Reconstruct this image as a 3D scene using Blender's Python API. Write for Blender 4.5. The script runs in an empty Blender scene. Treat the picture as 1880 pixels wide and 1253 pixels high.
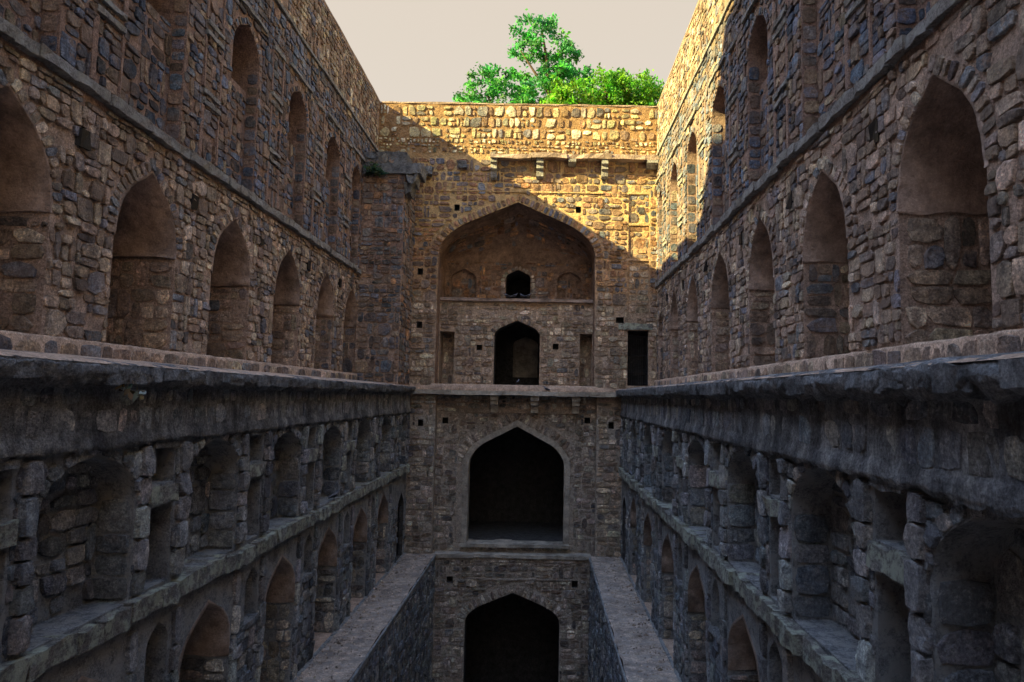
import bpy, math, random
import numpy as np
from mathutils import Vector, Matrix
from mathutils.geometry import delaunay_2d_cdt

S = bpy.context.scene
C = S.collection
rng = np.random.default_rng(7)
random.seed(7)

# ------------------------------------------------------------------ camera
F_PX, CX, CY = 1200.0, 997.0, 626.0          # focal length / principal point in a 1880 x 1253 frame
PITCH, ROLL = math.radians(4.85), math.radians(1.0)
_f = np.array([0, math.cos(PITCH), math.sin(PITCH)])
_u0 = np.array([0, -math.sin(PITCH), math.cos(PITCH)])
_r0 = np.array([1.0, 0, 0])
_r = math.cos(ROLL) * _r0 + math.sin(ROLL) * _u0
_u = -math.sin(ROLL) * _r0 + math.cos(ROLL) * _u0
cam = bpy.data.cameras.new('camera')
cam.sensor_width = 36.0
cam.lens = F_PX / 1880 * 36
cam.shift_x = -57 / 1880
cam.clip_end = 2000
cam.clip_start = 0.05
cam_o = bpy.data.objects.new('camera', cam)
C.objects.link(cam_o)
cam_o.matrix_world = Matrix(((_r[0], _u[0], -_f[0], 0), (_r[1], _u[1], -_f[1], 0), (_r[2], _u[2], -_f[2], 0), (0, 0, 0, 1)))
S.camera = cam_o

# ------------------------------------------------------------------ sky, sun, exposure
SUN = np.array([1.0, 0.37, -0.60])            # direction the light travels
SUN = SUN / np.linalg.norm(SUN)
ELEV = math.asin(-SUN[2])
AZ = math.atan2(-SUN[0], -SUN[1])             # azimuth of the sun, clockwise from +Y
w = bpy.data.worlds.new('World')
S.world = w
w.use_nodes = True
nt = w.node_tree
nt.nodes.clear()
sky = nt.nodes.new('ShaderNodeTexSky')
sky.sky_type = 'NISHITA'
sky.sun_disc = False
sky.sun_elevation = ELEV
sky.sun_rotation = AZ
sky.air_density = 1.0
sky.dust_density = 1.0
sky.ozone_density = 1.0
sc_ = nt.nodes.new('ShaderNodeVectorMath')
sc_.operation = 'SCALE'
sc_.inputs['Scale'].default_value = 0.165
mixw = nt.nodes.new('ShaderNodeMix')
mixw.data_type = 'RGBA'
mixw.inputs[7].default_value = (0.080, 0.067, 0.050, 1)
# dust haze: beige low down, thinning smoothly towards the zenith
tc = nt.nodes.new('ShaderNodeTexCoord')
sz = nt.nodes.new('ShaderNodeSeparateXYZ')
nt.links.new(tc.outputs['Generated'], sz.inputs[0])
hz = nt.nodes.new('ShaderNodeMapRange')
hz.interpolation_type = 'SMOOTHSTEP'
hz.inputs['From Min'].default_value = 0.52
hz.inputs['From Max'].default_value = 1.0
hz.inputs['To Min'].default_value = 0.97
hz.inputs['To Max'].default_value = 0.25
nt.links.new(sz.outputs['Z'], hz.inputs['Value'])
nt.links.new(hz.outputs[0], mixw.inputs['Factor'])
bg = nt.nodes.new('ShaderNodeBackground')
bg.inputs['Strength'].default_value = 1.0
wo = nt.nodes.new('ShaderNodeOutputWorld')
nt.links.new(sky.outputs[0], sc_.inputs[0])
nt.links.new(sc_.outputs[0], mixw.inputs[6])
nt.links.new(mixw.outputs[2], bg.inputs['Color'])
nt.links.new(bg.outputs[0], wo.inputs['Surface'])

sun = bpy.data.lights.new('sun', 'SUN')
sun.energy = 2.4
sun.angle = math.radians(0.5)
sun.color = (1.0, 0.80, 0.32)
sun_o = bpy.data.objects.new('sun', sun)
C.objects.link(sun_o)
sun_o.rotation_euler = Vector(SUN.tolist()).to_track_quat('-Z', 'Y').to_euler()
sun_o.location = (-40, -15, 45)

S.view_settings.view_transform = 'Standard'
S.view_settings.look = 'None'
S.view_settings.gamma = 1.0
S.view_settings.use_curve_mapping = False
S.view_settings.exposure = 3.2
S.cycles.diffuse_bounces = 8

# ------------------------------------------------------------------ materials
def new_mat(name):
    m = bpy.data.materials.new(name)
    m.use_nodes = True
    n = m.node_tree
    n.nodes.clear()
    out = n.nodes.new('ShaderNodeOutputMaterial')
    b = n.nodes.new('ShaderNodeBsdfPrincipled')
    b.inputs['Specular IOR Level'].default_value = 0.25
    n.links.new(b.outputs[0], out.inputs['Surface'])
    return m, n, b


def pos_node(n):
    g = n.nodes.new('ShaderNodeNewGeometry')
    return g.outputs['Position']


def noise(n, vec, scale, detail=6, rough=0.6, stretch=None):
    if stretch:
        mp = n.nodes.new('ShaderNodeMapping')
        mp.inputs['Scale'].default_value = stretch
        n.links.new(vec, mp.inputs['Vector'])
        vec = mp.outputs[0]
    t = n.nodes.new('ShaderNodeTexNoise')
    t.inputs['Scale'].default_value = scale
    t.inputs['Detail'].default_value = detail
    t.inputs['Roughness'].default_value = rough
    n.links.new(vec, t.inputs['Vector'])
    return t.outputs['Fac']


def ramp(n, fac, stops):
    r = n.nodes.new('ShaderNodeValToRGB')
    e = r.color_ramp.elements
    e[0].position, e[0].color = stops[0][0], tuple(stops[0][1]) + (1,)
    e[1].position, e[1].color = stops[-1][0], tuple(stops[-1][1]) + (1,)
    for p, c in stops[1:-1]:
        k = e.new(p)
        k.color = tuple(c) + (1,)
    n.links.new(fac, r.inputs[0])
    return r.outputs[0]


def mixc(n, a, b, fac, mode='MIX'):
    m = n.nodes.new('ShaderNodeMix')
    m.data_type = 'RGBA'
    m.blend_type = mode
    for sock, v in ((m.inputs['Factor'], fac), (m.inputs[6], a), (m.inputs[7], b)):
        if hasattr(v, 'is_linked'):
            n.links.new(v, sock)
        elif isinstance(v, (int, float)):
            sock.default_value = v
        else:
            sock.default_value = tuple(v) + (1,)
    return m.outputs[2]


def bump(n, b, heights, dist=0.03, strength=1.0):
    prev = None
    for h, d in heights:
        bp = n.nodes.new('ShaderNodeBump')
        bp.inputs['Distance'].default_value = d
        bp.inputs['Strength'].default_value = strength
        n.links.new(h, bp.inputs['Height'])
        if prev:
            n.links.new(prev, bp.inputs['Normal'])
        prev = bp.outputs[0]
    n.links.new(prev, b.inputs['Normal'])


def stone_mat(name, dirt=(0.31, 0.23, 0.18), dirt_amt=0.6, rough=0.85, bd=(0.05, 0.02), coarse=5.0, crust=None):
    m, n, b = new_mat(name)
    p = pos_node(n)
    at = n.nodes.new('ShaderNodeAttribute')
    at.attribute_name = 'tint'
    f1 = noise(n, p, 6.5, 8, 0.72)
    f2 = noise(n, p, 24, 8, 0.78)
    f3 = noise(n, p, 1.1, 5, 0.6)
    v1 = ramp(n, f1, [(0.3, (0.34, 0.34, 0.37)), (0.5, (0.92, 0.92, 0.92)), (0.7, (1.85, 1.8, 1.7))])
    c = mixc(n, at.outputs['Color'], v1, 1.0, 'MULTIPLY')
    v2 = ramp(n, f2, [(0.34, (0.42, 0.42, 0.44)), (0.5, (0.95, 0.95, 0.95)), (0.66, (1.7, 1.68, 1.62))])
    c = mixc(n, c, v2, 1.0, 'MULTIPLY')
    d = ramp(n, f3, [(0.46, (0, 0, 0)), (0.66, (dirt_amt,) * 3)])
    c = mixc(n, c, dirt, d)
    d2 = ramp(n, noise(n, p, 3.4, 9, 0.75), [(0.53, (0, 0, 0)), (0.60, (dirt_amt * 1.25,) * 3)])
    c = mixc(n, c, mixc(n, dirt, v2, 1.0, 'MULTIPLY'), d2)
    if crust:
        c = mixc(n, c, crust, ramp(n, noise(n, p, 8.0, 10, 0.8), [(0.55, (0, 0, 0)), (0.60, (0.75,) * 3)]))
    c = mixc(n, c, ramp(n, noise(n, p, 1.0, 6, 0.65, (1.5, 1.5, 0.2)), [(0.36, (0.55, 0.56, 0.6)), (0.52, (1, 1, 1)), (0.7, (1.2, 1.18, 1.12))]), 1.0, 'MULTIPLY')
    n.links.new(c, b.inputs['Base Color'])
    b.inputs['Roughness'].default_value = rough
    h1 = noise(n, p, coarse, 7, 0.62)
    h2 = noise(n, p, 34, 4, 0.7)
    bump(n, b, [(h1, bd[0] * 3.0), (h2, bd[1] * 1.6)])
    return m


def mortar_mat(name, zones, var=0.35, streak=False, rough=0.92, bd=(0.06, 0.02), lichen=None, grain=1.0, soot=0.0):
    """zones: list of (z_from, colour) bottom to top"""
    m, n, b = new_mat(name)
    p = pos_node(n)
    base = None
    sep = n.nodes.new('ShaderNodeSeparateXYZ')
    n.links.new(p, sep.inputs[0])
    wob = noise(n, p, 0.8, 5, 0.6)
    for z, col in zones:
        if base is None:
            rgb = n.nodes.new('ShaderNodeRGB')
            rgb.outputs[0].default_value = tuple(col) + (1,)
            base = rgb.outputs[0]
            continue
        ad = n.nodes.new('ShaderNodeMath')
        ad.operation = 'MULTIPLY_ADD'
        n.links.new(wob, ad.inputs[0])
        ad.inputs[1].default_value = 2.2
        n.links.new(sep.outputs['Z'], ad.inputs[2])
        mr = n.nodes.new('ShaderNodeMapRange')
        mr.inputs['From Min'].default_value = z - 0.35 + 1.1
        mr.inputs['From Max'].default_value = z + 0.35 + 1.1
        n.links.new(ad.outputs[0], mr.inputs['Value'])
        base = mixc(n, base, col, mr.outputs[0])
    f1 = noise(n, p, 3.2, 9, 0.74)
    f2 = noise(n, p, 26, 8, 0.78)
    lo, hi = 1 - var * 1.5, 1 + var * 1.7
    c = mixc(n, base, ramp(n, f1, [(0.28, (lo, lo, lo * 1.03)), (0.72, (hi, hi * 0.99, hi * 0.97))]), 1.0, 'MULTIPLY')
    c = mixc(n, c, ramp(n, f2, [(0.34, (1 - .6 * grain,) * 3), (0.5, (0.97, 0.97, 0.97)), (0.66, (1 + .65 * grain, 1 + .65 * grain, 1 + .6 * grain))]), 1.0, 'MULTIPLY')
    hs = [(noise(n, p, 4.5, 8, 0.68), bd[0] * 2.6), (noise(n, p, 28, 6, 0.75), bd[1] * 1.7)]
    if streak:
        s = noise(n, p, 1.0, 7, 0.7, (2.2, 2.2, 0.22))
        c = mixc(n, c, ramp(n, s, [(0.34, (0.4, 0.41, 0.45)), (0.5, (0.9, 0.9, 0.9)), (0.66, (1.7, 1.65, 1.55))]), 1.0, 'MULTIPLY')
    if lichen:
        l = noise(n, p, 3.5, 9, 0.75)
        c = mixc(n, c, lichen, ramp(n, l, [(0.47, (0, 0, 0)), (0.56, (0.85, 0.85, 0.85))]))
    if soot:
        c = mixc(n, c, ramp(n, noise(n, p, 0.9, 8, 0.68), [(0.38, (1 - soot,) * 3), (0.56, (1, 1, 1))]), 1.0, 'MULTIPLY')
        c = mixc(n, c, ramp(n, noise(n, p, 5.0, 9, 0.8), [(0.60, (1, 1, 1)), (0.66, (1 - soot * .8, 1 - soot * .85, 1 - soot * .9))]), 1.0, 'MULTIPLY')
    n.links.new(c, b.inputs['Base Color'])
    b.inputs['Roughness'].default_value = rough
    bump(n, b, hs)
    return m


def plain_mat(name, col, rough=0.6, metal=0.0, var=0.3, scale=12):
    m, n, b = new_mat(name)
    p = pos_node(n)
    f = noise(n, p, scale, 6, 0.65)
    c = mixc(n, col, ramp(n, f, [(0.3, (1 - var,) * 3), (0.7, (1 + var,) * 3)]), 1.0, 'MULTIPLY')
    n.links.new(c, b.inputs['Base Color'])
    b.inputs['Roughness'].default_value = rough
    b.inputs['Metallic'].default_value = metal
    bump(n, b, [(noise(n, p, scale * 2, 4, 0.6), 0.01)])
    return m


def leaf_mat(name, col):
    m, n, b = new_mat(name)
    at = n.nodes.new('ShaderNodeAttribute')
    at.attribute_name = 'tint'
    c = mixc(n, col, at.outputs['Color'], 1.0, 'MULTIPLY')
    n.links.new(c, b.inputs['Base Color'])
    b.inputs['Roughness'].default_value = 0.55
    tr = n.nodes.new('ShaderNodeBsdfTranslucent')
    c2 = mixc(n, c, (1.5, 1.7, 0.9), 1.0, 'MULTIPLY')
    n.links.new(c2, tr.inputs['Color'])
    ms = n.nodes.new('ShaderNodeMixShader')
    ms.inputs[0].default_value = 0.4
    n.links.new(b.outputs[0], ms.inputs[1])
    n.links.new(tr.outputs[0], ms.inputs[2])
    out = [k for k in n.nodes if k.type == 'OUTPUT_MATERIAL'][0]
    n.links.new(ms.outputs[0], out.inputs['Surface'])
    return m


RED = (0.44, 0.335, 0.275)
M = {}
M['stone'] = stone_mat('rubble_stone')
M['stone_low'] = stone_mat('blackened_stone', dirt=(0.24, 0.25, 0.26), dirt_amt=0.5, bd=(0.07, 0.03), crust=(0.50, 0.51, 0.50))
M['mortar'] = mortar_mat('red_lime_mortar', [(-50, RED), (5.6, (0.31, 0.22, 0.185)), (11.8, (0.34, 0.255, 0.20))])
M['mortar_end'] = mortar_mat('end_wall_mortar', [(-50, (0.45, 0.40, 0.345)), (-1.0, (0.46, 0.355, 0.27)), (5.0, (0.48, 0.33, 0.21)), (8.4, (0.58, 0.42, 0.22)), (12.6, (0.32, 0.20, 0.10))])  # the yellow upper zone carries some of the sunlight's tone
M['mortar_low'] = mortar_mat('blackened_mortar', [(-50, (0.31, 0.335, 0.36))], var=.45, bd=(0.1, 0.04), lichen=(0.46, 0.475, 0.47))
M['frieze'] = mortar_mat('streaked_render', [(-50, (0.31, 0.33, 0.355))], var=.5, streak=True, bd=(0.12, 0.04), soot=.45)
M['ledge'] = mortar_mat('weathered_ledge', [(-50, (0.285, 0.305, 0.33))], var=.5, bd=(0.16, 0.05), soot=.4)
M['sill'] = mortar_mat('lichen_sill', [(-50, (0.24, 0.24, 0.23))], lichen=(0.54, 0.60, 0.49), bd=(0.08, 0.03))
M['string'] = mortar_mat('string_stone', [(-50, (0.28, 0.275, 0.27))], lichen=(0.42, 0.43, 0.41), bd=(0.08, 0.03))
M['plaster'] = mortar_mat('pink_vault_plaster', [(-50, (0.42, 0.325, 0.275))], var=0.3, bd=(0.03, 0.008), grain=.4, soot=.5)
M['plaster_low'] = mortar_mat('grey_brown_plaster', [(-50, (0.40, 0.335, 0.295))], var=0.25, bd=(0.03, 0.008), grain=.4, soot=.5)
M['plaster_grey'] = mortar_mat('grey_arch_plaster', [(-50, (0.50, 0.465, 0.40))], var=0.25, bd=(0.03, 0.008), grain=.4, soot=.5)
M['iwan'] = mortar_mat('brown_iwan_plaster', [(-50, (0.42, 0.29, 0.22)), (8.2, (0.33, 0.24, 0.195))], bd=(0.1, 0.03), soot=.4)
M['earth'] = mortar_mat('dust_floor', [(-50, (0.45, 0.34, 0.265))], bd=(0.03, 0.01))
M['walk'] = mortar_mat('walkway_stone', [(-50, (0.52, 0.43, 0.36))], var=0.5, bd=(0.05, 0.015), lichen=(0.40, 0.36, 0.33), soot=.35)
M['dark'] = mortar_mat('interior_shade', [(-50, (0.085, 0.087, 0.09))])  # near-black colour stands in for the shade inside openings and chambers
M['iron'] = plain_mat('black_iron', (0.02, 0.02, 0.022), 0.55, 0.6)
M['ground'] = mortar_mat('dry_ground', [(-50, (0.18, 0.13, 0.085))])
M['bark'] = plain_mat('bark', (0.10, 0.07, 0.05), 0.9, 0, 0.4, 8)
M['leaf'] = leaf_mat('green_leaf', (0.055, 0.24, 0.03))
M['leaf_dull'] = leaf_mat('dull_leaf', (0.04, 0.085, 0.045))
M['leaf_pale'] = leaf_mat('pale_leaf', (0.22, 0.27, 0.2))
M['concrete'] = plain_mat('painted_concrete', (0.42, 0.38, 0.32), 0.8, 0, 0.2, 2)
M['glass'] = plain_mat('dark_glass', (0.03, 0.035, 0.04), 0.15, 0, 0.2, 2)
M['feather'] = plain_mat('grey_feathers', (0.13, 0.14, 0.17), 0.7, 0, 0.4, 30)

# palettes: (weight, colour)
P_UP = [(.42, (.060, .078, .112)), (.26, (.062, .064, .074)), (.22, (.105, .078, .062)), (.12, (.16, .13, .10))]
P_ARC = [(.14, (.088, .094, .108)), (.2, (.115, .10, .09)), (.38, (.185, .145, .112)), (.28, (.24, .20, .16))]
P_PAR = [(.34, (.23, .20, .15)), (.32, (.17, .13, .09)), (.2, (.12, .08, .055)), (.14, (.08, .085, .10))]
P_PAREND = [(.30, (.31, .29, .22)), (.40, (.23, .21, .115)), (.22, (.135, .085, .045)), (.08, (.08, .085, .09))]  # end parapet stones, yellowed to hold part of the sun's colour
P_ENDUP = [(.35, (.145, .085, .052)), (.25, (.105, .092, .088)), (.25, (.20, .115, .062)), (.15, (.085, .095, .118))]
P_END = [(.45, (.25, .205, .155)), (.28, (.18, .14, .105)), (.19, (.32, .28, .215)), (.08, (.12, .115, .11))]
P_ENDLOW = [(.45, (.24, .218, .185)), (.28, (.17, .152, .13)), (.17, (.31, .29, .25)), (.1, (.10, .10, .10))]
P_PIL = [(.5, (.165, .178, .19)), (.3, (.125, .132, .14)), (.2, (.21, .21, .205))]
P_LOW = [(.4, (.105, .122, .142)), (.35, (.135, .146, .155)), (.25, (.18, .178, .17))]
P_BUT = [(.4, (.085, .085, .09)), (.3, (.13, .10, .08)), (.2, (.075, .085, .105)), (.10, (.24, .14, .08))]


ALB = 2.35


def palette(pal, n):
    ws = np.array([p[0] for p in pal])
    cs = np.array([p[1] for p in pal])
    k = rng.choice(len(pal), n, p=ws / ws.sum())
    return cs[k] * ALB * rng.uniform(.5, 1.5, (n, 1)) * rng.uniform(.95, 1.05, (n, 3))


# ------------------------------------------------------------------ small helpers
def link(name, me, parent=None, mat=None):
    o = bpy.data.objects.new(name, me)
    C.objects.link(o)
    if parent is not None:
        o.parent = parent
    if mat is not None and me is not None:
        me.materials.append(mat)
    return o


def thing(name, label, cat, loc=(0, 0, 0), group=None):
    o = bpy.data.objects.new(name, None)
    C.objects.link(o)
    o.location = loc
    o.empty_display_size = 0.3
    o['label'] = label
    o['category'] = cat
    if group:
        o['group'] = group
    return o


def mesh_np(name, V, Fq, smooth=False, tint=None):
    """V (n,3); Fq: list of (m,k) int arrays"""
    me = bpy.data.meshes.new(name)
    V = np.ascontiguousarray(V, dtype=np.float32)
    me.vertices.add(len(V))
    me.vertices.foreach_set('co', V.ravel())
    li, ls, st = [], [], 0
    for A in Fq:
        A = np.asarray(A, dtype=np.int32)
        if len(A) == 0:
            continue
        li.append(A.ravel())
        ls.append(st + np.arange(len(A)) * A.shape[1])
        st += A.size
    li = np.concatenate(li)
    ls = np.concatenate(ls).astype(np.int32)
    me.loops.add(len(li))
    me.loops.foreach_set('vertex_index', li)
    me.polygons.add(len(ls))
    me.polygons.foreach_set('loop_start', ls)
    me.polygons.foreach_set('use_smooth', np.full(len(ls), bool(smooth)))
    me.update(calc_edges=True)
    if tint is not None:
        a = me.attributes.new('tint', 'FLOAT_COLOR', 'POINT')
        t = np.ones((len(V), 4), dtype=np.float32)
        t[:, :3] = tint
        a.data.foreach_set('color', t.ravel())
    return me


class Frame:
    def __init__(s, O, U, V, N):
        s.O, s.U, s.V, s.N = [np.array(x, float) for x in (O, U, V, N)]
        s.flip = np.dot(np.cross(s.U, s.V), s.N) < 0

    def P(s, u, v, n=0.0):
        u, v, n = np.broadcast_arrays(np.asarray(u, float), np.asarray(v, float), np.asarray(n, float))
        return s.O + u[..., None] * s.U + v[..., None] * s.V + n[..., None] * s.N

    def off(s, n):
        return Frame(s.O + s.N * n, s.U, s.V, s.N)


_k = rng.normal(0, 1, (6, 2))
_ph = rng.uniform(0, 6.28, 6)


def wob(u, v, sc=1.0, seed=0.0):
    r = 0
    for i in range(6):
        f = sc * (0.7 + 0.45 * i)
        r = r + np.sin(f * (_k[i, 0] * u + _k[i, 1] * v) * 2 + _ph[i] + seed * (i + 1)) / (1 + 0.35 * i)
    return r / 3.2


class Op:
    """opening in a wall: pointed arch or rectangle (apex == spring)"""
    def __init__(s, u0, u1, v0, spring, apex=None, phi=50):
        s.u0, s.u1, s.v0, s.sp = u0, u1, v0, spring
        s.ap = spring if apex is None else apex
        s.c, s.w = (u0 + u1) / 2, (u1 - u0) / 2
        s.phi = math.radians(phi)

    def hw(s, v, m=0.0, mv=None):
        mv = m if mv is None else mv
        v = np.asarray(v, float)
        w_, h = s.w + m, s.ap - s.sp + mv * 1.15
        r = np.where(v < s.v0 - mv, 0.0, w_)
        if s.ap > s.sp:
            b = h * math.sin(s.phi)
            y = v - s.sp
            ell = w_ * np.sqrt(np.clip(1 - (y / b) ** 2, 0, 1))
            y1 = b * math.sin(s.phi)
            x1 = w_ * math.cos(s.phi)
            lin = x1 * np.clip((h - y) / (h - y1), 0, 1)
            arc = np.where(y < y1, ell, lin)
            r = np.where(v > s.sp, arc, r)
        else:
            r = np.where(v > s.ap + mv, 0.0, r)
        return r

    def arc(s, m=0.0, k=9):
        """right spring -> apex -> left spring"""
        w_, h = s.w + m, s.ap - s.sp + m * 1.15
        b = h * math.sin(s.phi)
        ph = np.linspace(0, s.phi, k)
        x = np.concatenate([w_ * np.cos(ph), [w_ * math.cos(s.phi) * .5, 0]])
        y1 = b * math.sin(s.phi)
        y = np.concatenate([b * np.sin(ph), [(y1 + h) / 2, h]])
        pts = [(s.c + a, s.sp + q) for a, q in zip(x, y)]
        pts += [(s.c - a, s.sp + q) for a, q in zip(x[-2::-1], y[-2::-1])]
        return pts

    def outline(s, k=9, m=0.0):
        if s.ap > s.sp:
            nj = max(2, int((s.sp - s.v0) / 0.5))
            vs = np.linspace(s.v0, s.sp, nj + 1)[:-1]
            pts = [(s.u1 + m, v) for v in vs] + s.arc(m, k) + [(s.u0 - m, v) for v in vs[::-1]]
            return pts
        return [(s.u1 + m, s.v0), (s.u1 + m, s.sp), (s.u0 - m, s.sp), (s.u0 - m, s.v0)]


def inpoly(P, poly):
    x, y = P[:, 0], P[:, 1]
    r = np.zeros(len(P), bool)
    n = len(poly)
    j = n - 1
    for i in range(n):
        xi, yi = poly[i]
        xj, yj = poly[j]
        if yi != yj:
            r ^= ((yi > y) != (yj > y)) & (x < (xj - xi) * (y - yi) / (yj - yi) + xi)
        j = i
    return r


def backing(fr, u0, u1, v0, v1, ops, step=0.3, amp=0.03, seed=0.0, rag=0.0):
    """wall face with openings, uneven surface"""
    pts, edges = [], []

    def loop(poly):
        s = len(pts)
        pts.extend(poly)
        k = len(poly)
        edges.extend([(s + i, s + (i + 1) % k) for i in range(k)])
    nu, nv = max(2, int((u1 - u0) / (step * 2))), max(2, int((v1 - v0) / (step * 2)))
    us, vs = np.linspace(u0, u1, nu + 1), np.linspace(v0, v1, nv + 1)
    outer = [(x, v0) for x in us[:-1]] + [(u1, y) for y in vs[:-1]] + [(x, v1) for x in us[:0:-1]] + [(u0, y) for y in vs[:0:-1]]
    loop(outer)
    polys = [o.outline() for o in ops]
    for p in polys:
        loop(p)
    nb = len(pts)
    gu, gv = np.arange(u0 + step, u1 - step * .5, step), np.arange(v0 + step, v1 - step * .5, step)
    if len(gu) and len(gv):
        G = np.stack(np.meshgrid(gu, gv), -1).reshape(-1, 2)
        G = G + rng.uniform(-.35, .35, G.shape) * step
        keep = np.ones(len(G), bool)
        for o in ops:
            keep &= ~((np.abs(G[:, 0] - o.c) < o.hw(G[:, 1], 0.07)) & (G[:, 1] > o.v0 - .07) & (G[:, 1] < o.ap + .07))
        pts.extend(map(tuple, G[keep]))
    r = delaunay_2d_cdt([Vector((float(a), float(b))) for a, b in pts], edges, [], 0, 1e-5)
    V2 = np.array([(p.x, p.y) for p in r[0]])
    T = np.array([f for f in r[2] if len(f) == 3], dtype=np.int32)
    cen = V2[T].mean(1)
    keep = np.ones(len(T), bool)
    for p in polys:
        keep &= ~inpoly(cen, p)
    T = T[keep]
    n = amp * (.75 * wob(V2[:, 0], V2[:, 1], 1.3, seed) - .55) + rng.normal(0, amp * .3, len(V2))
    onb = (np.abs(V2[:, 0] - u0) < 1e-3) | (np.abs(V2[:, 0] - u1) < 1e-3) | (np.abs(V2[:, 1] - v0) < 1e-3) | (np.abs(V2[:, 1] - v1) < 1e-3)
    orig = np.array([min(x) if len(x) else 10 ** 9 for x in r[3]])
    n[(orig < nb) | onb] = 0
    # orientation
    a = V2[T[:, 1]] - V2[T[:, 0]]
    b = V2[T[:, 2]] - V2[T[:, 0]]
    neg = (a[:, 0] * b[:, 1] - a[:, 1] * b[:, 0]) < 0
    if fr.flip:
        neg = ~neg
    T[neg] = T[neg][:, ::-1]
    return fr.P(V2[:, 0], V2[:, 1], n), T


def recess(fr, op, depth, n0=0.0, back=True, floor=True, k=9, closed_bottom=True):
    """reveal + back of an opening"""
    pl = op.outline(k)
    m = len(pl)
    A = np.array(pl)
    segs = 3
    V, Fq = [], []
    for s in range(segs + 1):
        V.append(fr.P(A[:, 0], A[:, 1], n0 - depth * s / segs))
    V = np.concatenate(V)
    for s in range(segs):
        for i in range(m if floor else m - 1):
            j = (i + 1) % m
            Fq.append((s * m + i, (s + 1) * m + i, (s + 1) * m + j, s * m + j))
    Fq = np.array(Fq)
    tr = []
    if back:
        cen = fr.P(op.c, (op.v0 + op.sp) / 2, n0 - depth)
        ci = len(V)
        V = np.concatenate([V, cen[None]])
        o = segs * m
        tr = [(o + i, ci, o + (i + 1) % m) for i in range(m)]
    return V, [Fq, np.array(tr, dtype=np.int32).reshape(-1, 3)]


def join(parts):
    V, Q, T = [], [], []
    s = 0
    for v, fs in parts:
        V.append(v)
        for f in fs:
            f = np.asarray(f)
            if len(f) == 0:
                continue
            (Q if f.shape[1] == 4 else T).append(f + s)
        s += len(v)
    out = []
    if Q:
        out.append(np.concatenate(Q))
    if T:
        out.append(np.concatenate(T))
    return np.concatenate(V), out


def box(fr, u0, u1, v0, v1, n0, n1, jit=0.0, seg=1):
    """box in a frame with seg cells along u, corners jittered"""
    us = np.linspace(u0, u1, seg + 1)
    V, Fq = [], []
    for x in us:
        for (v, n) in ((v0, n0), (v0, n1), (v1, n1), (v1, n0)):
            V.append((x, v, n))
    V = np.array(V)
    if jit:
        V = V + rng.normal(0, jit, V.shape)
    for s in range(seg):
        for i in range(4):
            j = (i + 1) % 4
            Fq.append((s * 4 + i, s * 4 + j, s * 4 + 4 + j, s * 4 + 4 + i))
    Fq.append((3, 2, 1, 0))
    e = seg * 4
    Fq.append((e, e + 1, e + 2, e + 3))
    W = fr.P(V[:, 0], V[:, 1], V[:, 2])
    Fq = np.array(Fq)
    if fr.flip:
        Fq = Fq[:, ::-1]
    return W, [Fq]


def sweep(fr, prof, u0, u1, du, amp, seed=0.0, ragv=None):
    """profile [(n, v)] swept along u with uneven surface; ragv: per profile point extra raggedness in v"""
    us = np.arange(u0, u1 + du * .5, du)
    pr = np.array(prof)
    k = len(pr)
    Ug, Ig = np.meshgrid(us, np.arange(k), indexing='ij')
    n = pr[Ig, 0] + amp * wob(Ug * 1.5, Ig * 0.9, 1.7, seed) + rng.normal(0, amp * .4, Ug.shape)
    v = pr[Ig, 1] + amp * wob(Ug * 1.9, Ig * 1.3, 2.1, seed + 2) + rng.normal(0, amp * .3, Ug.shape)
    if ragv is not None:
        v = v + np.array(ragv)[Ig] * (wob(Ug, Ig * 0.05, 3.1, seed + 5) + rng.normal(0, .5, Ug.shape))
    V = fr.P(Ug.ravel(), v.ravel(), n.ravel())
    a = (np.arange(len(us) - 1)[:, None] * k + np.arange(k - 1)[None]).ravel()
    Fq = np.stack([a, a + 1, a + k + 1, a + k], -1)
    if not fr.flip:
        Fq = Fq[:, ::-1]
    return V, [Fq]


# ------------------------------------------------------------------ stones
_th = np.arange(8) * math.pi / 4
_tx = np.sign(np.round(np.cos(_th), 6)) * np.abs(np.cos(_th)) ** 0.26
_ty = np.sign(np.round(np.sin(_th), 6)) * np.abs(np.sin(_th)) ** 0.26
_sf = []
for _rr in range(2):
    for _i in range(8):
        _j = (_i + 1) % 8
        _sf.append((_rr * 8 + _i, _rr * 8 + _j, _rr * 8 + 8 + _j, _rr * 8 + 8 + _i))
SQ = np.array(_sf)
ST = np.array([(16 + i, 16 + (i + 1) % 8, 24) for i in range(8)])


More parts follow.
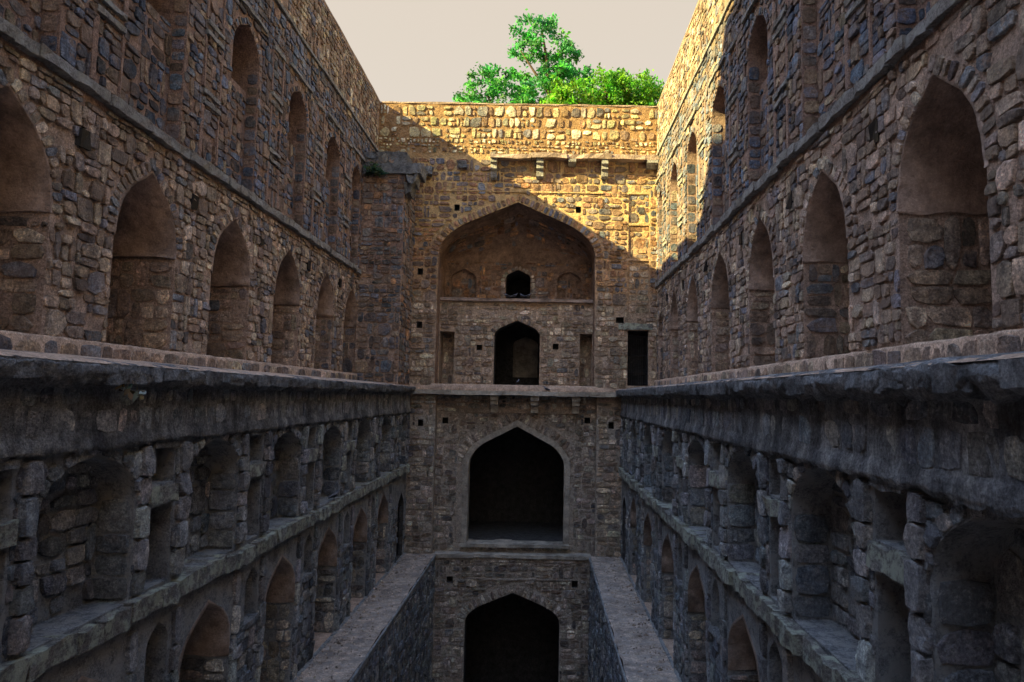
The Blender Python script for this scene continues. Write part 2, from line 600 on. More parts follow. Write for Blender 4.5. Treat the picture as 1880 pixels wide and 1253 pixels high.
class Bag:
    """all stones of one thing"""
    def __init__(s):
        s.V, s.T, s.flip = [], [], []

    def add(s, fr, uc, vc, a, b, h, tint, rot=None, rough=0.09, bev=0.92, warp=0.0, seed=0.0, chop=.3):
        n = len(uc)
        if n == 0:
            return
        x = _tx[None] * (1 + rng.normal(0, rough, (n, 8)))
        y = _ty[None] * (1 + rng.normal(0, rough, (n, 8)))
        # random corner chops make the outlines individual
        ch = np.where(rng.random((n, 8)) < chop, rng.uniform(.66, .86, (n, 8)), rng.uniform(.9, 1.0, (n, 8)))
        ch[:, ::2] = 1
        x, y = np.clip(x * ch, -1.06, 1.06), np.clip(y * ch, -1.06, 1.06)
        k_ = min(1.0, rough / .06)
        sh = rng.normal(0, .07 * k_, (n, 1))
        x, y = x + sh * y, y + rng.normal(0, .06 * k_, (n, 1)) * x
        rings = []
        tl = rng.normal(0, .16, (n, 2))
        bv = np.clip(rng.normal(bev, .07, (n, 1)), .6, .95)
        for sc, hh in ((1.04, None), (1.0, .84), (bv, 1.0)):
            xx, yy = x * sc, y * sc
            if hh is None:
                z = np.full((n, 8), -0.06)
            else:
                z = h[:, None] * (hh * (1 + tl[:, :1] * xx + tl[:, 1:] * yy) + rng.normal(0, .1, (n, 8)) * (hh > .9))
            rings.append(np.stack([xx * a[:, None], yy * b[:, None], z], -1))
        cz = h * (1.03 + rng.normal(0, .12, n))
        cxy = rng.normal(0, .12, (n, 2))
        rings.append(np.stack([cxy[:, :1] * a[:, None], cxy[:, 1:] * b[:, None], cz[:, None]], -1))
        L = np.concatenate(rings, 1)            # n,25,3
        if rot is not None:
            c_, s_ = np.cos(rot)[:, None], np.sin(rot)[:, None]
            L = np.stack([L[..., 0] * c_ - L[..., 1] * s_, L[..., 0] * s_ + L[..., 1] * c_, L[..., 2]], -1)
        uu, vv = L[..., 0] + uc[:, None], L[..., 1] + vc[:, None]
        if warp:
            vv = vv + warp * wob(uu, vv, .9, seed)
        W = fr.P(uu, vv, L[..., 2])
        s.V.append(W)
        s.T.append(tint)
        s.flip.append(np.full(n, fr.flip))

    def finish(s, parent, mat, name='stone', limit=300, stuff='rubble_stones'):
        if not s.V:
            return
        V, T, fl = np.concatenate(s.V), np.concatenate(s.T), np.concatenate(s.flip)
        c = V.mean(1)
        z = c @ _f
        px = CX + F_PX * (c @ _r) / np.maximum(z, .1)
        py = CY - F_PX * (c @ _u) / np.maximum(z, .1)
        nrm = np.cross(V[:, 18] - V[:, 16], V[:, 20] - V[:, 16])
        d = c / np.linalg.norm(c, axis=1, keepdims=True)
        area = np.abs((nrm * d).sum(1)) * F_PX ** 2 / np.maximum(z, .1) ** 2
        area[(px < 0) | (px > 1880) | (py < 0) | (py > 1253) | (z < .5)] = 0
        order = np.argsort(-area)
        pick = order[:limit]
        pick = pick[area[pick] > 40]
        rest = np.setdiff1d(np.arange(len(V)), pick)
        for i in pick:
            ctr = c[i]
            q, t = (SQ[:, ::-1], ST[:, ::-1]) if fl[i] else (SQ, ST)
            me = mesh_np(name, V[i] - ctr, [q, t], False, T[i])
            o = link(name, me, parent, mat)
            o.location = Vector(ctr.tolist()) - parent.location
        if len(rest):
            k = np.arange(len(rest))[:, None, None] * 25
            fq = np.where(fl[rest][:, None, None], SQ[None, :, ::-1], SQ[None]) + k
            ft = np.where(fl[rest][:, None, None], ST[None, :, ::-1], ST[None]) + k
            me = mesh_np(stuff, V[rest].reshape(-1, 3), [fq.reshape(-1, 4), ft.reshape(-1, 3)], False, np.repeat(T[rest], 25, 0))
            o = link(stuff, me, parent, mat)
            o.location = -parent.location
            o['kind'] = 'stuff'


def rubble(bag, fr, u0, u1, v0, v1, size, pal, ops=(), ring=0.0, aspect=1.35, gap=0.03, h=(.02, .075), warp=0.05, seed=0.0, jm=0.0, drop=0.03, rough=.09, split=True, bev=.92, one=False, mixp=(.16, .60, .82)):
    """random rubble: super-courses broken into uneven blocks"""
    R = []
    v = v0
    while v < v1 - size * .4:
        H = size * rng.uniform(1.25, 1.9) if split else size * rng.uniform(.75, 1.25)
        if one or v + H > v1 - size * .5:
            H = v1 - v
        u = u0 + rng.uniform(0, .3) * size
        while u < u1 - size * .3:
            B = size * aspect * rng.uniform(.6, 1.5)
            if u + B > u1:
                B = u1 - u
            k = rng.random()
            if not split or k < mixp[0]:
                R.append((u, u + B, v, v + H))
            elif k < mixp[1]:
                f = rng.uniform(.36, .64)
                R.append((u, u + B, v, v + H * f))
                R.append((u, u + B, v + H * f, v + H))
            elif k < mixp[2]:
                f, g = rng.uniform(.38, .62), rng.uniform(.35, .65)
                R.append((u, u + B * g, v, v + H * f))
                R.append((u + B * g, u + B, v, v + H * f))
                R.append((u, u + B, v + H * f, v + H))
            else:
                f, g = rng.uniform(.35, .65), rng.uniform(.4, .65)
                R.append((u, u + B * g, v, v + H))
                R.append((u + B * g, u + B, v, v + H * f))
                R.append((u + B * g, u + B, v + H * f, v + H))
            u += B
        v += H
    if not R:
        return
    R = np.array(R)
    keep = rng.random(len(R)) > drop
    for o in ops:
        top = o.ap + ring * 1.15 if o.ap > o.sp else o.ap + jm
        ov = (R[:, 3] > o.v0) & (R[:, 2] < top)
        vq = np.clip(R[:, 2], o.v0, None)
        if o.ap > o.sp:
            hj = o.hw(vq, jm)
            hr = o.hw(np.maximum(vq, o.sp), ring) if ring else 0
            hwid = np.where(R[:, 3] > o.sp + .05, np.maximum(hj, hr), hj)
        else:
            hwid = np.full(len(R), o.w + jm)
        L, Rr = o.c - hwid, o.c + hwid
        ov &= (R[:, 1] > L) & (R[:, 0] < Rr)
        mid = (R[:, 0] + R[:, 1]) / 2
        left = ov & (mid < o.c)
        right = ov & (mid >= o.c)
        R[left, 1] = np.minimum(R[left, 1], L[left])
        R[right, 0] = np.maximum(R[right, 0], Rr[right])
        if o.ap == o.sp:
            pass
    W, Hh = R[:, 1] - R[:, 0], R[:, 3] - R[:, 2]
    keep &= (W > .13) & (Hh > .09)
    R, W, Hh = R[keep], W[keep], Hh[keep]
    n = len(R)
    g = gap * rng.uniform(.5, 1.8, n)
    a, b = np.maximum((W - g) / 2, .05), np.maximum((Hh - g) / 2, .04)
    bag.add(fr, (R[:, 0] + R[:, 1]) / 2, (R[:, 2] + R[:, 3]) / 2, a, b, rng.uniform(h[0], h[1], n), palette(pal, n), None, rough, bev, warp, seed)


def voussoirs(bag, fr, op, t, w, pal, h=(.03, .07), gap=.035, frac=1.0, off=0.0):
    A = np.array(op.arc(off + t / 2, 24))
    seg = np.linalg.norm(np.diff(A, axis=0), axis=1)
    s = np.concatenate([[0], np.cumsum(seg)])
    n = max(5, int(s[-1] / w))
    q = (np.arange(n) + .5 + rng.uniform(-.12, .12, n)) * s[-1] / n
    u, v = np.interp(q, s, A[:, 0]), np.interp(q, s, A[:, 1])
    d = .05
    du = np.interp(q + d, s, A[:, 0]) - np.interp(q - d, s, A[:, 0])
    dv = np.interp(q + d, s, A[:, 1]) - np.interp(q - d, s, A[:, 1])
    rot = np.arctan2(dv, du)
    a = np.full(n, s[-1] / n / 2 - gap / 2) * rng.uniform(.8, 1.0, n)
    b = np.full(n, t / 2) * rng.uniform(.78, 1.02, n)
    bag.add(fr, u, v, a, b, rng.uniform(h[0], h[1], n), palette(pal, n), rot, .05, .9, chop=.1)


def column(bag, fr, u0, u1, v0, v1, hgt, pal, h=(.04, .08), gap=.03):
    """one column of dressed blocks"""
    vs = [v0]
    while vs[-1] < v1 - hgt * .6:
        vs.append(vs[-1] + hgt * rng.uniform(.7, 1.35))
    vs[-1] = v1
    vs = np.array(vs)
    n = len(vs) - 1
    if n < 1:
        return
    wj = rng.uniform(.86, 1.0, n)
    bag.add(fr, np.full(n, (u0 + u1) / 2) + rng.normal(0, .012, n), (vs[1:] + vs[:-1]) / 2, (u1 - u0) / 2 * wj, (np.diff(vs) - gap) / 2, rng.uniform(h[0], h[1], n), palette(pal, n), None, .014, .95, chop=.03)


def slab_row(parent, fr, name, u0, u1, v0, v1, n0, n1, length, mat, jit=.015, drop=0.0, seg=3):
    u = u0
    while u < u1 - .05:
        L = min(length * rng.uniform(.6, 1.4), u1 - u)
        if u + L > u1 - .2:
            L = u1 - u
        if rng.random() > drop:
            dv, dn = rng.normal(0, jit), rng.normal(0, jit * 1.5)
            V, Fq = box(fr, u + .008, u + L - .008, v0 + dv, v1 + dv, n0, n1 + dn, jit, seg)
            link(name, mesh_np(name, V, Fq), parent, mat)
        u += L


def vault_plaster(parent, fr, op, vstart, depth, inset=.035, front=.02, mat=None):
    """plaster lining of the arch head, its lower edge standing proud of the masonry"""
    q = Op(op.u0 + inset, op.u1 - inset, vstart, max(op.sp, vstart + .01), op.ap - inset, math.degrees(op.phi))
    pl = np.array([(q.u1, vstart)] + q.arc(0, 12) + [(q.u0, vstart)])
    ol = np.array([(op.u1 + .05, vstart)] + [(a, b) for a, b in op.arc(.05, 12)] + [(op.u0 - .05, vstart)])
    pl = pl + rng.normal(0, .008, pl.shape)
    m = len(pl)
    segs = 4
    V = [fr.P(ol[:, 0], ol[:, 1], front - .015), fr.P(pl[:, 0], pl[:, 1], front)]
    for s in range(1, segs + 1):
        V.append(fr.P(pl[:, 0], pl[:, 1], front - (depth + front) * s / segs))
    Fq = []
    for s in range(segs + 1):
        for i in range(m - 1):
            Fq.append((s * m + i, (s + 1) * m + i, (s + 1) * m + i + 1, s * m + i + 1))
    # underside lips
    V = np.concatenate(V)
    for s_ in range(segs + 2):
        V[s_ * m] += (0, 0, rng.normal(0, .03))
        V[s_ * m + m - 1] += (0, 0, rng.normal(0, .03))
    e0 = len(V)
    lip = []
    for idx, out in ((0, op.u1 + .06), (m - 1, op.u0 - .06)):
        lip.append(fr.P(out, vstart, front - .015))
        lip.append(fr.P(out, vstart, -depth))
    V = np.concatenate([V, np.array(lip)])
    last = (segs + 1) * m
    Fq.append((m + 0, e0, e0 + 1, last))
    Fq.append((m + m - 1, e0 + 2, e0 + 3, last + m - 1))
    link('vault_plaster', mesh_np('vault_plaster', V, [np.array(Fq)], True), parent, mat or M['plaster'])


# ================================================================== SETTING
D = 33.33
XL, XR = -8.84, 5.82           # upper side walls
LL, LR = -6.75, 4.08           # lower side walls
PL, PR = -5.2, 2.53            # pit walls
ZW = -7.9                      # walkway
Z_TOP, Z_G = 15.3, 12.4
YB = -23.0


def structure(name, V, Fq, mat, smooth=False):
    o = link(name, mesh_np(name, V, Fq, smooth), None, mat)
    o['kind'] = 'structure'
    return o


# outside ground with the well cut out of it
hx0, hx1, hy0, hy1, B = XL - .3, XR + .3, YB, D + .3, 900.0
gv = np.array([(-B, -B, Z_G), (B, -B, Z_G), (B, B, Z_G), (-B, B, Z_G), (hx0, hy0, Z_G), (hx1, hy0, Z_G), (hx1, hy1, Z_G), (hx0, hy1, Z_G)])
structure('ground', gv, [np.array([(0, 1, 5, 4), (1, 2, 6, 5), (2, 3, 7, 6), (3, 0, 4, 7)])], M['ground'])

# unseen box added below ground to keep sky light out of the gaps
bx = np.array([(x, y, z) for z in (-24.0, Z_G - .02) for (x, y) in ((-60, -45), (50, -45), (50, 60), (-60, 60))])
structure('light_block_box', bx, [np.array([(0, 1, 2, 3), (0, 4, 5, 1), (1, 5, 6, 2), (2, 6, 7, 3), (3, 7, 4, 0)])], M['ground'])

# stairs going down below the camera
sv, sf = [], []
ns = 146
for i in range(ns):
    y0, z0 = YB + i * .333, Z_G - i * .2
    x0, x1 = (XL + .1, XR - .1) if z0 > .4 else ((LL + .02, LR - .02) if z0 > ZW else (PL + .02, PR - .02))
    k = len(sv)
    sv += [(x0, y0, z0), (x1, y0, z0), (x1, y0 + .333, z0), (x0, y0 + .333, z0), (x1, y0 + .333, z0 - .2), (x0, y0 + .333, z0 - .2)]
    sf += [(k, k + 1, k + 2, k + 3), (k + 3, k + 2, k + 4, k + 5)]
structure('stairs', np.array(sv), [np.array(sf)], M['earth'])
structure('pit_floor', np.array([(PL, 24, -16.8), (PR, 24, -16.8), (PR, D + 8, -16.8), (PL, D + 8, -16.8)]), [np.array([(0, 1, 2, 3)])], M['earth'])

# ================================================================== UPPER SIDE WALLS
def upper_wall(side):
    left = side < 0
    X = XL if left else XR
    fr = Frame((X, 0, 0), (0, 1, 0), (0, 0, 1), (1 if left else -1, 0, 0))
    T = thing('arcaded_upper_wall', ('shaded rubble arcade wall above the dark ledge on the left, with tall pointed alcoves' if left else
              'rubble arcade wall above the dark ledge on the right, its far upper corner in yellow sunlight'), 'wall', (X, D / 2, .4))
    off = T.location.copy()
    near = [1.2, 5.2, 9.2, 13.18, 17.15, 21.21, 25.27, 28.78] if left else [.6, 4.5, 8.4, 12.33, 16.32, 20.25, 24.35, 27.96, 31.62]
    wid = [2.25] * 6 + [2.0, 2.15] if left else [2.1, 2.1, 2.15, 2.15, 2.02, 2.2, 1.9, 1.78, 1.2]
    sill, sp, ap = .92, 3.15, 4.95
    arcs, nich = [], []
    for i, (y, q) in enumerate(zip(near, wid)):
        a_ = ap if q > 1.5 else 4.3
        arcs.append(Op(y, y + q, sill, sp if q > 1.5 else 3.0, a_ + rng.uniform(-.08, .05), 61))
        c = y + q / 2 + (.15 if left else .12)
        hw = .84 if q > 1.5 else .5
        if left and i == 7:
            c, hw = c - .2, .7
        nich.append(Op(c - hw, c + hw, 5.95, 9.75, 10.7 + rng.uniform(-.1, .08), 62))
    ops = arcs + nich
    V1, T1 = backing(fr, -1.0, D, .45, Z_TOP, ops, .27, .035, 1.0 if left else 4.0)
    # plain continuation behind the camera, outer face and top
    V2 = fr.P([YB, -1.0, -1.0, YB], [.45, .45, Z_TOP, Z_TOP], 0)
    V3 = fr.P([YB, D + .4, D + .4, YB], [Z_G - .3, Z_G - .3, Z_TOP, Z_TOP], -.42)
    Vb, Fb = join([(V1, [T1]), (V2, [np.array([(0, 1, 2, 3)])]), (V3, [np.array([(0, 1, 2, 3)])])])
    o = link('mortar_face', mesh_np('mortar_face', Vb, Fb, True), T, M['mortar'])
    bag, vb = Bag(), Bag()
    sd = 2.0 if left else 7.0
    US = 3.6
    # arcade storey
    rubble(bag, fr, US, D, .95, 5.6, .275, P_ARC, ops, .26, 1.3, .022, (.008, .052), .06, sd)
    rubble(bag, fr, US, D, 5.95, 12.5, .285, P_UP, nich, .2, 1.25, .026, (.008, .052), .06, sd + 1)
    rubble(bag, fr, US, D, 12.75, Z_TOP - .05, .27, P_PAR, [], 0, 1.15, .045, (.005, .04), .04, sd + 2, drop=.05)
    for a in arcs:
        if a.u0 < 3:
            continue
        voussoirs(vb, fr, a, .28, .19, P_ARC, (.01, .05))
    for a in nich:
        if a.u0 < 3:
            continue
        voussoirs(vb, fr, a, .2, .17, P_UP, (.01, .035))
    # alcoves
    for a in arcs:
        dep = 1.7
        V, Fq = recess(fr, a, dep)
        alc = link('alcove', mesh_np('alcove', V, Fq), T, M['mortar'])
        if a.u0 < 3:
            continue
        vault_plaster(alc, fr, a, sp - .02, dep - .01)
        # far jamb (faces the camera) and back
        fj = Frame(fr.P(a.u1, 0, 0), -fr.N, (0, 0, 1), (0, -1, 0))
        rubble(bag, fj, .0, dep, sill + .02, sp - .08, .40, P_ARC, [], 0, 1.25, .03, (.01, .05), .03, a.u0, bev=.92)
        fb = fr.off(-dep)
        rubble(bag, fb, a.u0, a.u1, sill + .02, sp + .6, .42, P_ARC, [], 0, 1.25, .03, (.01, .05), .03, a.u0)
    # blind niches of the storey above: open head, filled-in lower part
    for a in nich:
        V, Fq = recess(fr, a, 1.25)
        parts = [(V, Fq)]
        if a.u0 > 3:
            V, Fq = box(fr, a.u0, a.u1, 5.95, 8.95 + rng.uniform(-.15, .15), -1.2, -.36, 0, 1)
            parts.append((V, Fq))
        V, Fq = join(parts)
        link('blind_niche', mesh_np('blind_niche', V, Fq), T, M['mortar'])
        if a.u0 < 3:
            continue
        fj = Frame(fr.P(a.u1, 0, 0), -fr.N, (0, 0, 1), (0, -1, 0))
        column(bag, fj, .01, .35, 6.0, 9.7, .36, P_UP, (.005, .03), .07)
        rubble(bag, fr.off(-.36), a.u0 + .02, a.u1 - .02, 5.97, 8.9, .34, P_UP, [], 0, 1.2, .04, (.01, .05), .04, a.u0)
        # hood bar above the head
        V, Fq = box(fr, a.c - 1.05, a.c + 1.1, 11.13, 11.25, -.03, .1, .012, 6)
        link('hood_bar', mesh_np('hood_bar', V, Fq), T, M['string'])
    # panels with paired bars between the niches
    for p, q in zip(nich[:-1], nich[1:]):
        if p.u1 < 3:
            continue
        c = (p.u1 + q.u0) / 2 + .12
        hw = .42
        for z in (9.18, 9.46, 7.34, 7.62, 11.0):
            V, Fq = box(fr, c - hw, c + hw, z, z + .12, -.03, .085, .012, 4)
            link('panel_bar', mesh_np('panel_bar', V, Fq), T, M['string'])
        for z0, z1 in ((7.78, 9.12), (5.98, 7.28), (9.62, 10.95)):
            for e in (-1, 1):
                V, Fq = box(fr, c + e * hw - .05, c + e * hw + .05, z0, z1, -.03, .05, .012, 1)
                link('panel_rib', mesh_np('panel_rib', V, Fq), T, M['mortar'])
    # string course, parapet moulding, plinth, coping
    slab_row(T, fr, 'string_course_slab', US, D if not left else 30.7, 5.66, 5.88, -.05, .14, .7, M['string'], .016)
    slab_row(T, fr, 'parapet_moulding', US, D, 12.55, 12.66, -.05, .1, 3.0, M['string'], .006)
    V, Fq = sweep(fr, [(-.05, sill + .005), (.12, sill - .01), (.15, sill - .05), (.15, .4)], US - 6, D if not left else 30.9, .16, .02, sd)
    link('plinth', mesh_np('plinth', V, Fq, True), T, M['earth'])
    rubble(bag, fr.off(.14), US, D if not left else 30.8, .5, .86, .3, P_ARC, [], 0, 1.5, .03, (.005, .045), .02, sd, split=False)
    V, Fq = box(fr, YB, D + .4, Z_TOP, Z_TOP + .1, -.46, .02, 0, 60)
    V = V + rng.normal(0, .012, V.shape)
    link('coping', mesh_np('coping', V, Fq), T, M['mortar'])
    # proud black blocks stand in for the shade inside putlog holes
    for y in [a.u1 + .62 for a in arcs[2:]]:
        if y > D - 1 or (left and y > 30):
            continue
        V, Fq = box(fr, y - .12, y + .14, 4.55, 4.9, -.02, .06, .02, 1)
        link('putlog_block', mesh_np('putlog_block', V, Fq), T, M['iron'])
    bag.finish(T, M['stone'])
    vb.finish(T, M['stone'], 'voussoir', 300, 'voussoir_ring')
    for ch in T.children:
        if ch.name.split('.')[0] not in ('stone', 'voussoir') and tuple(ch.location) == (0, 0, 0):
            ch.location = -off
    return T


UL = upper_wall(-1)
UR = upper_wall(1)


# ================================================================== LOWER SIDE WALLS
def lower_wall(side):
    left = side < 0
    X = LL if left else LR
    fr = Frame((X, 0, 0), (0, 1, 0), (0, 0, 1), (1 if left else -1, 0, 0))
    T = thing('niched_lower_wall', ('blackened two-storey niche wall under the ledge on the left, rising from the left walkway' if left else
              'blackened two-storey niche wall under the ledge on the right, with pale lichen on its sills'), 'wall', (X, D / 2, ZW))
    off = T.location.copy()
    near = [1.3, 5.1, 8.96, 12.67, 16.46, 20.2, 23.98, 27.5] if left else [.9, 4.75, 8.58, 12.28, 16.15, 20.07, 23.95, 27.8]
    w = 2.1 if left else 2.18
    big, low, nar1, nar2, nar3 = [], [], [], [], []
    for i, y in enumerate(near):
        big.append(Op(y, y + w, -3.48, -1.75, -1.0 + rng.uniform(-.06, .05), 72))
        low.append(Op(y + .12, y + w + .02, ZW, -5.35, -4.3, 56))
        a = y - 1.18
        if i > 0:
            nar1.append(Op(a, a + .7, -1.66, -1.03))
            nar2.append(Op(a, a + .7, -3.42, -2.06))
            nar3.append(Op(a + .2, a + .85, -5.3, -4.5, -4.1, 50))
    # last bay beside the end wall: niche above, gated doorway below
    a = near[-1] + 3.75 - 1.18
    nar1.append(Op(a, a + .6, -1.66, -1.03))
    nar2.append(Op(a, a + .6, -3.42, -2.14))
    gy = 31.55
    gate = Op(gy, gy + 1.35, ZW, -5.5, -4.75, 50)
    lastn = Op(gy - .1, gy + 1.45, -3.48, -1.75, -1.05, 70)
    ops = big + low + nar1 + nar2 + nar3 + [gate, lastn]
    V1, T1 = backing(fr, -.5, D, ZW - .05, .2, ops, .25, .035, 2.2 if left else 9.0)
    V2 = fr.P([YB, -.5, -.5, YB], [-17, -17, .4, .4], 0)
    Vb, Fb = join([(V1, [T1]), (V2, [np.array([(0, 1, 2, 3)])])])
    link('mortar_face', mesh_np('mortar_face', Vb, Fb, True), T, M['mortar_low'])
    bag, vb = Bag(), Bag()
    sd = 3.0 if left else 5.0
    US = 3.0
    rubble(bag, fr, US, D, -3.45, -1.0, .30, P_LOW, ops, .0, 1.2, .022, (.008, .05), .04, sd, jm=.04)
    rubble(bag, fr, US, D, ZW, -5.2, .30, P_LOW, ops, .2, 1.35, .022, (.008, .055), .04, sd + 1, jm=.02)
    for a in big + [lastn]:
        V, Fq = recess(fr, a, .62)
        link('niche', mesh_np('niche', V, Fq), T, M['mortar_low'])
        if a.u0 < 2.5:
            continue
        rubble(bag, fr.off(-.62), a.u0 + .02, a.u1 - .02, -3.45, -1.15, .42, P_LOW, [], 0, 1.1, .04, (.02, .09), .05, a.u0)
        fj = Frame(fr.P(a.u1, 0, 0), -fr.N, (0, 0, 1), (0, -1, 0))
        column(bag, fj, .0, .6, -3.45, -1.8, .42, P_LOW, (.01, .05))
        # pilasters either side: columns of blocks
        for c0 in (a.u0 - .36, a.u1 + .06):
            column(bag, fr, c0, c0 + .3, -3.42, -.95, .42, P_PIL, (.07, .13), .018)
        # head stones
        voussoirs(vb, fr, a, .2, .26, P_LOW, (.02, .06))
    for a in nar1 + nar2:
        V, Fq = recess(fr, a, .38)
        link('small_niche', mesh_np('small_niche', V, Fq), T, M['mortar_low'])
        if a.u0 > 2.5:
            rubble(bag, fr.off(-.38), a.u0, a.u1, a.v0, a.sp, .34, P_LOW, [], 0, .8, .03, (.01, .06), .02, a.u0)
    for a in nar1:
        if a.u0 < 2.5:
            continue
        V, Fq = box(fr, a.u0 - .06, a.u1 + .06, -2.0, -1.7, -.3, .08, .02, 4)
        link('shelf_slab', mesh_np('shelf_slab', V, Fq), T, M['sill'])
        V, Fq = box(fr, a.u0 - .02, a.u1 + .02, -1.02, -.9, -.2, .06, .015, 3)
        link('niche_lintel', mesh_np('niche_lintel', V, Fq), T, M['ledge'])
    for a in nar3:
        V, Fq = recess(fr, a, .42)
        link('small_niche', mesh_np('small_niche', V, Fq), T, M['mortar_low'])
        if a.u0 > 2.5:
            V, Fq = box(fr, a.u0 - .1, a.u1 + .1, -5.42, -5.3, -.1, .06, .015, 2)
            link('niche_sill', mesh_np('niche_sill', V, Fq), T, M['ledge'])
    for a in low:
        dep = 1.5
        V, Fq = recess(fr, a, dep)
        alc = link('alcove', mesh_np('alcove', V, Fq), T, M['mortar_low'])
        if a.u0 < 2.5:
            continue
        vault_plaster(alc, fr, a, -5.75, dep - .01, .03, .015, M['plaster_low'])
        fj = Frame(fr.P(a.u1, 0, 0), -fr.N, (0, 0, 1), (0, -1, 0))
        rubble(bag, fj, .0, dep, ZW + .02, -5.82, .36, P_ENDLOW, [], 0, 1.3, .03, (.01, .05), .03, a.u0)
        V, Fq = box(fr, a.u0, a.u1, ZW - .04, ZW + .012, -dep, .0, 0, 1)
        link('alcove_floor', mesh_np('alcove_floor', V, Fq), alc, M['earth'])
        # flanking pilaster strips
        for c0 in (a.u0 - .34, a.u1 + .06):
            column(bag, fr, c0, c0 + .24, ZW, -4.0, .5, P_PIL, (.05, .09), .018)
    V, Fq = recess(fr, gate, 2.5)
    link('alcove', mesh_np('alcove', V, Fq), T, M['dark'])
    # sill band over the lower arches
    slab_row(T, fr, 'sill_slab', US, D, -3.82, -3.5, -.5, .17, .75, M['sill'], .02, 0, 4)
    # overhanging streaked frieze and ragged ledge
    V, Fq = sweep(fr, [(-.02, -.90), (.10, -.92), (.12, -.86), (.10, -.74), (.07, -.66), (.06, -.4), (.06, -.1), (.07, .1), (.07, .3)], -2, D, .11, .013, sd, [0, .05, .03, .01, 0, 0, 0, 0, 0])
    link('frieze', mesh_np('frieze', V, Fq, True), T, M['frieze'])
    rubble(bag, fr.off(.065), US, D, -.68, .08, .42, P_LOW, [], 0, .85, .06, (.0, .022), .05, sd, drop=.3, split=False)
    ledge_in = (abs(XL - LL) if left else abs(XR - LR)) - .1
    prof = [(-ledge_in, .60), (-.6, .50), (.1, .42), (.30, .37), (.36, .32), (.36, .24), (.33, .15), (.24, .06), (.12, .02), (.05, .05)]
    V, Fq = sweep(fr, prof, -2, D, .09, .025, sd + 3, [0, 0, .01, .015, .02, .03, .08, .10, .05, 0])
    link('ledge', mesh_np('ledge', V, Fq, True), T, M['ledge'])
    u = 2.0
    while u < D - .1:
        L = min(rng.uniform(.25, .8), D - u)
        lo, out = rng.uniform(.08, .2), rng.uniform(.31, .38)
        V, Fq = box(fr, u + .01, u + L - .01, lo, .355 + rng.normal(0, .006), -.1, out, .014, 3)
        link('ledge_stone', mesh_np('ledge_stone', V, Fq), T, M['ledge'])
        u += L
    V, Fq = sweep(fr, [(-ledge_in, .615), (-.6, .508), (.1, .428), (.26, .392), (.33, .372)], -2, D, .13, .006, sd + 3)
    link('ledge_dust', mesh_np('ledge_dust', V, Fq, True), T, M['earth'])
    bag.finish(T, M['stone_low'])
    vb.finish(T, M['stone_low'], 'voussoir', 300, 'voussoir_ring')
    for ch in T.children:
        if ch.name.split('.')[0] not in ('stone', 'voussoir') and tuple(ch.location) == (0, 0, 0):
            ch.location = -off
    # iron gate in the doorway
    G = thing('iron_gate', ('narrow black iron gate at the end of the left walkway' if left else 'narrow black iron gate at the end of the right walkway'), 'gate', (X, gy + .67, ZW))
    gf = Frame((0, -.67, 0), (0, 1, 0), (0, 0, 1), fr.N)
    for k in range(7):
        V, Fq = box(gf, .1 + k * .19 - .012, .1 + k * .19 + .012, .03, 2.45, -.2, -.175)
        link('bar', mesh_np('bar', V, Fq), G, M['iron'])
    for z in (.06, .85, 1.65, 2.4):
        V, Fq = box(gf, .04, 1.31, z, z + .05, -.21, -.165)
        link('cross_bar', mesh_np('cross_bar', V, Fq), G, M['iron'])
    return T


WL = lower_wall(-1)
WR = lower_wall(1)


# ================================================================== WALKWAYS AND PIT WALLS
def walkway(side):
    left = side < 0
    xa, xb = (LL, PL) if left else (PR, LR)
    xs = np.linspace(xa, xb, 7)
    ys = np.arange(10, D + .1, .3)
    Xg, Yg = np.meshgrid(xs, ys, indexing='ij')
    Z = ZW + .012 * wob(Xg, Yg, 1.2, 3) + rng.normal(0, .004, Xg.shape)
    inner = -1 if left else 0
    Xg = Xg.copy()
    Xg[inner] += rng.normal(0, .018, len(ys))
    V = np.stack([Xg, Yg, Z], -1).reshape(-1, 3)
    k = len(ys)
    a = (np.arange(6)[:, None] * k + np.arange(k - 1)[None]).ravel()
    Fq = np.stack([a, a + k, a + k + 1, a + 1], -1)
    o = structure('left_walkway' if left else 'right_walkway', V, [Fq], M['walk'], True)
    # kerb gutter along the wall foot
    e = 1 if left else -1
    fr = Frame((LL if left else LR, 0, 0), (0, 1, 0), (0, 0, 1), (e, 0, 0))
    V, Fq = sweep(fr, [(.0, ZW + .04), (.09, ZW + .035), (.12, ZW - .02)], 10, D, .2, .012, 2)
    g = link('wall_foot_gutter', mesh_np('wall_foot_gutter', V, Fq, True), o, M['mortar_low'])
    # pit wall
    T = thing('pit_wall', ('dark rubble wall of the sunken pit under the left walkway' if left else 'dark rubble wall of the sunken pit under the right walkway'), 'wall', (PL if left else PR, 22, -17))
    pf = Frame(((PL if left else PR) - T.location.x, -22, 17), (0, 1, 0), (0, 0, 1), (e, 0, 0))
    V, Tt = backing(pf, 9, D, -17, ZW - .03, [], .3, .03, 5.0)
    link('mortar_face', mesh_np('mortar_face', V, [Tt], True), T, M['mortar_low'])
    V, Fq = sweep(pf, [(.0, ZW - .22), (.05, ZW - .2), (.06, ZW - .03), (.0, ZW - .01)], 9, D, .2, .012, 4)
    link('edge_stone', mesh_np('edge_stone', V, Fq), T, M['mortar_low'])
    bag = Bag()
    wf = Frame(((PL if left else PR), 0, 0), (0, 1, 0), (0, 0, 1), (e, 0, 0))
    rubble(bag, wf, 12, D, -15, ZW - .25, .36, P_LOW, [], 0, 1.25, .035, (.01, .07), .05, 4.0)
    bag.finish(T, M['stone_low'])


walkway(-1)
walkway(1)


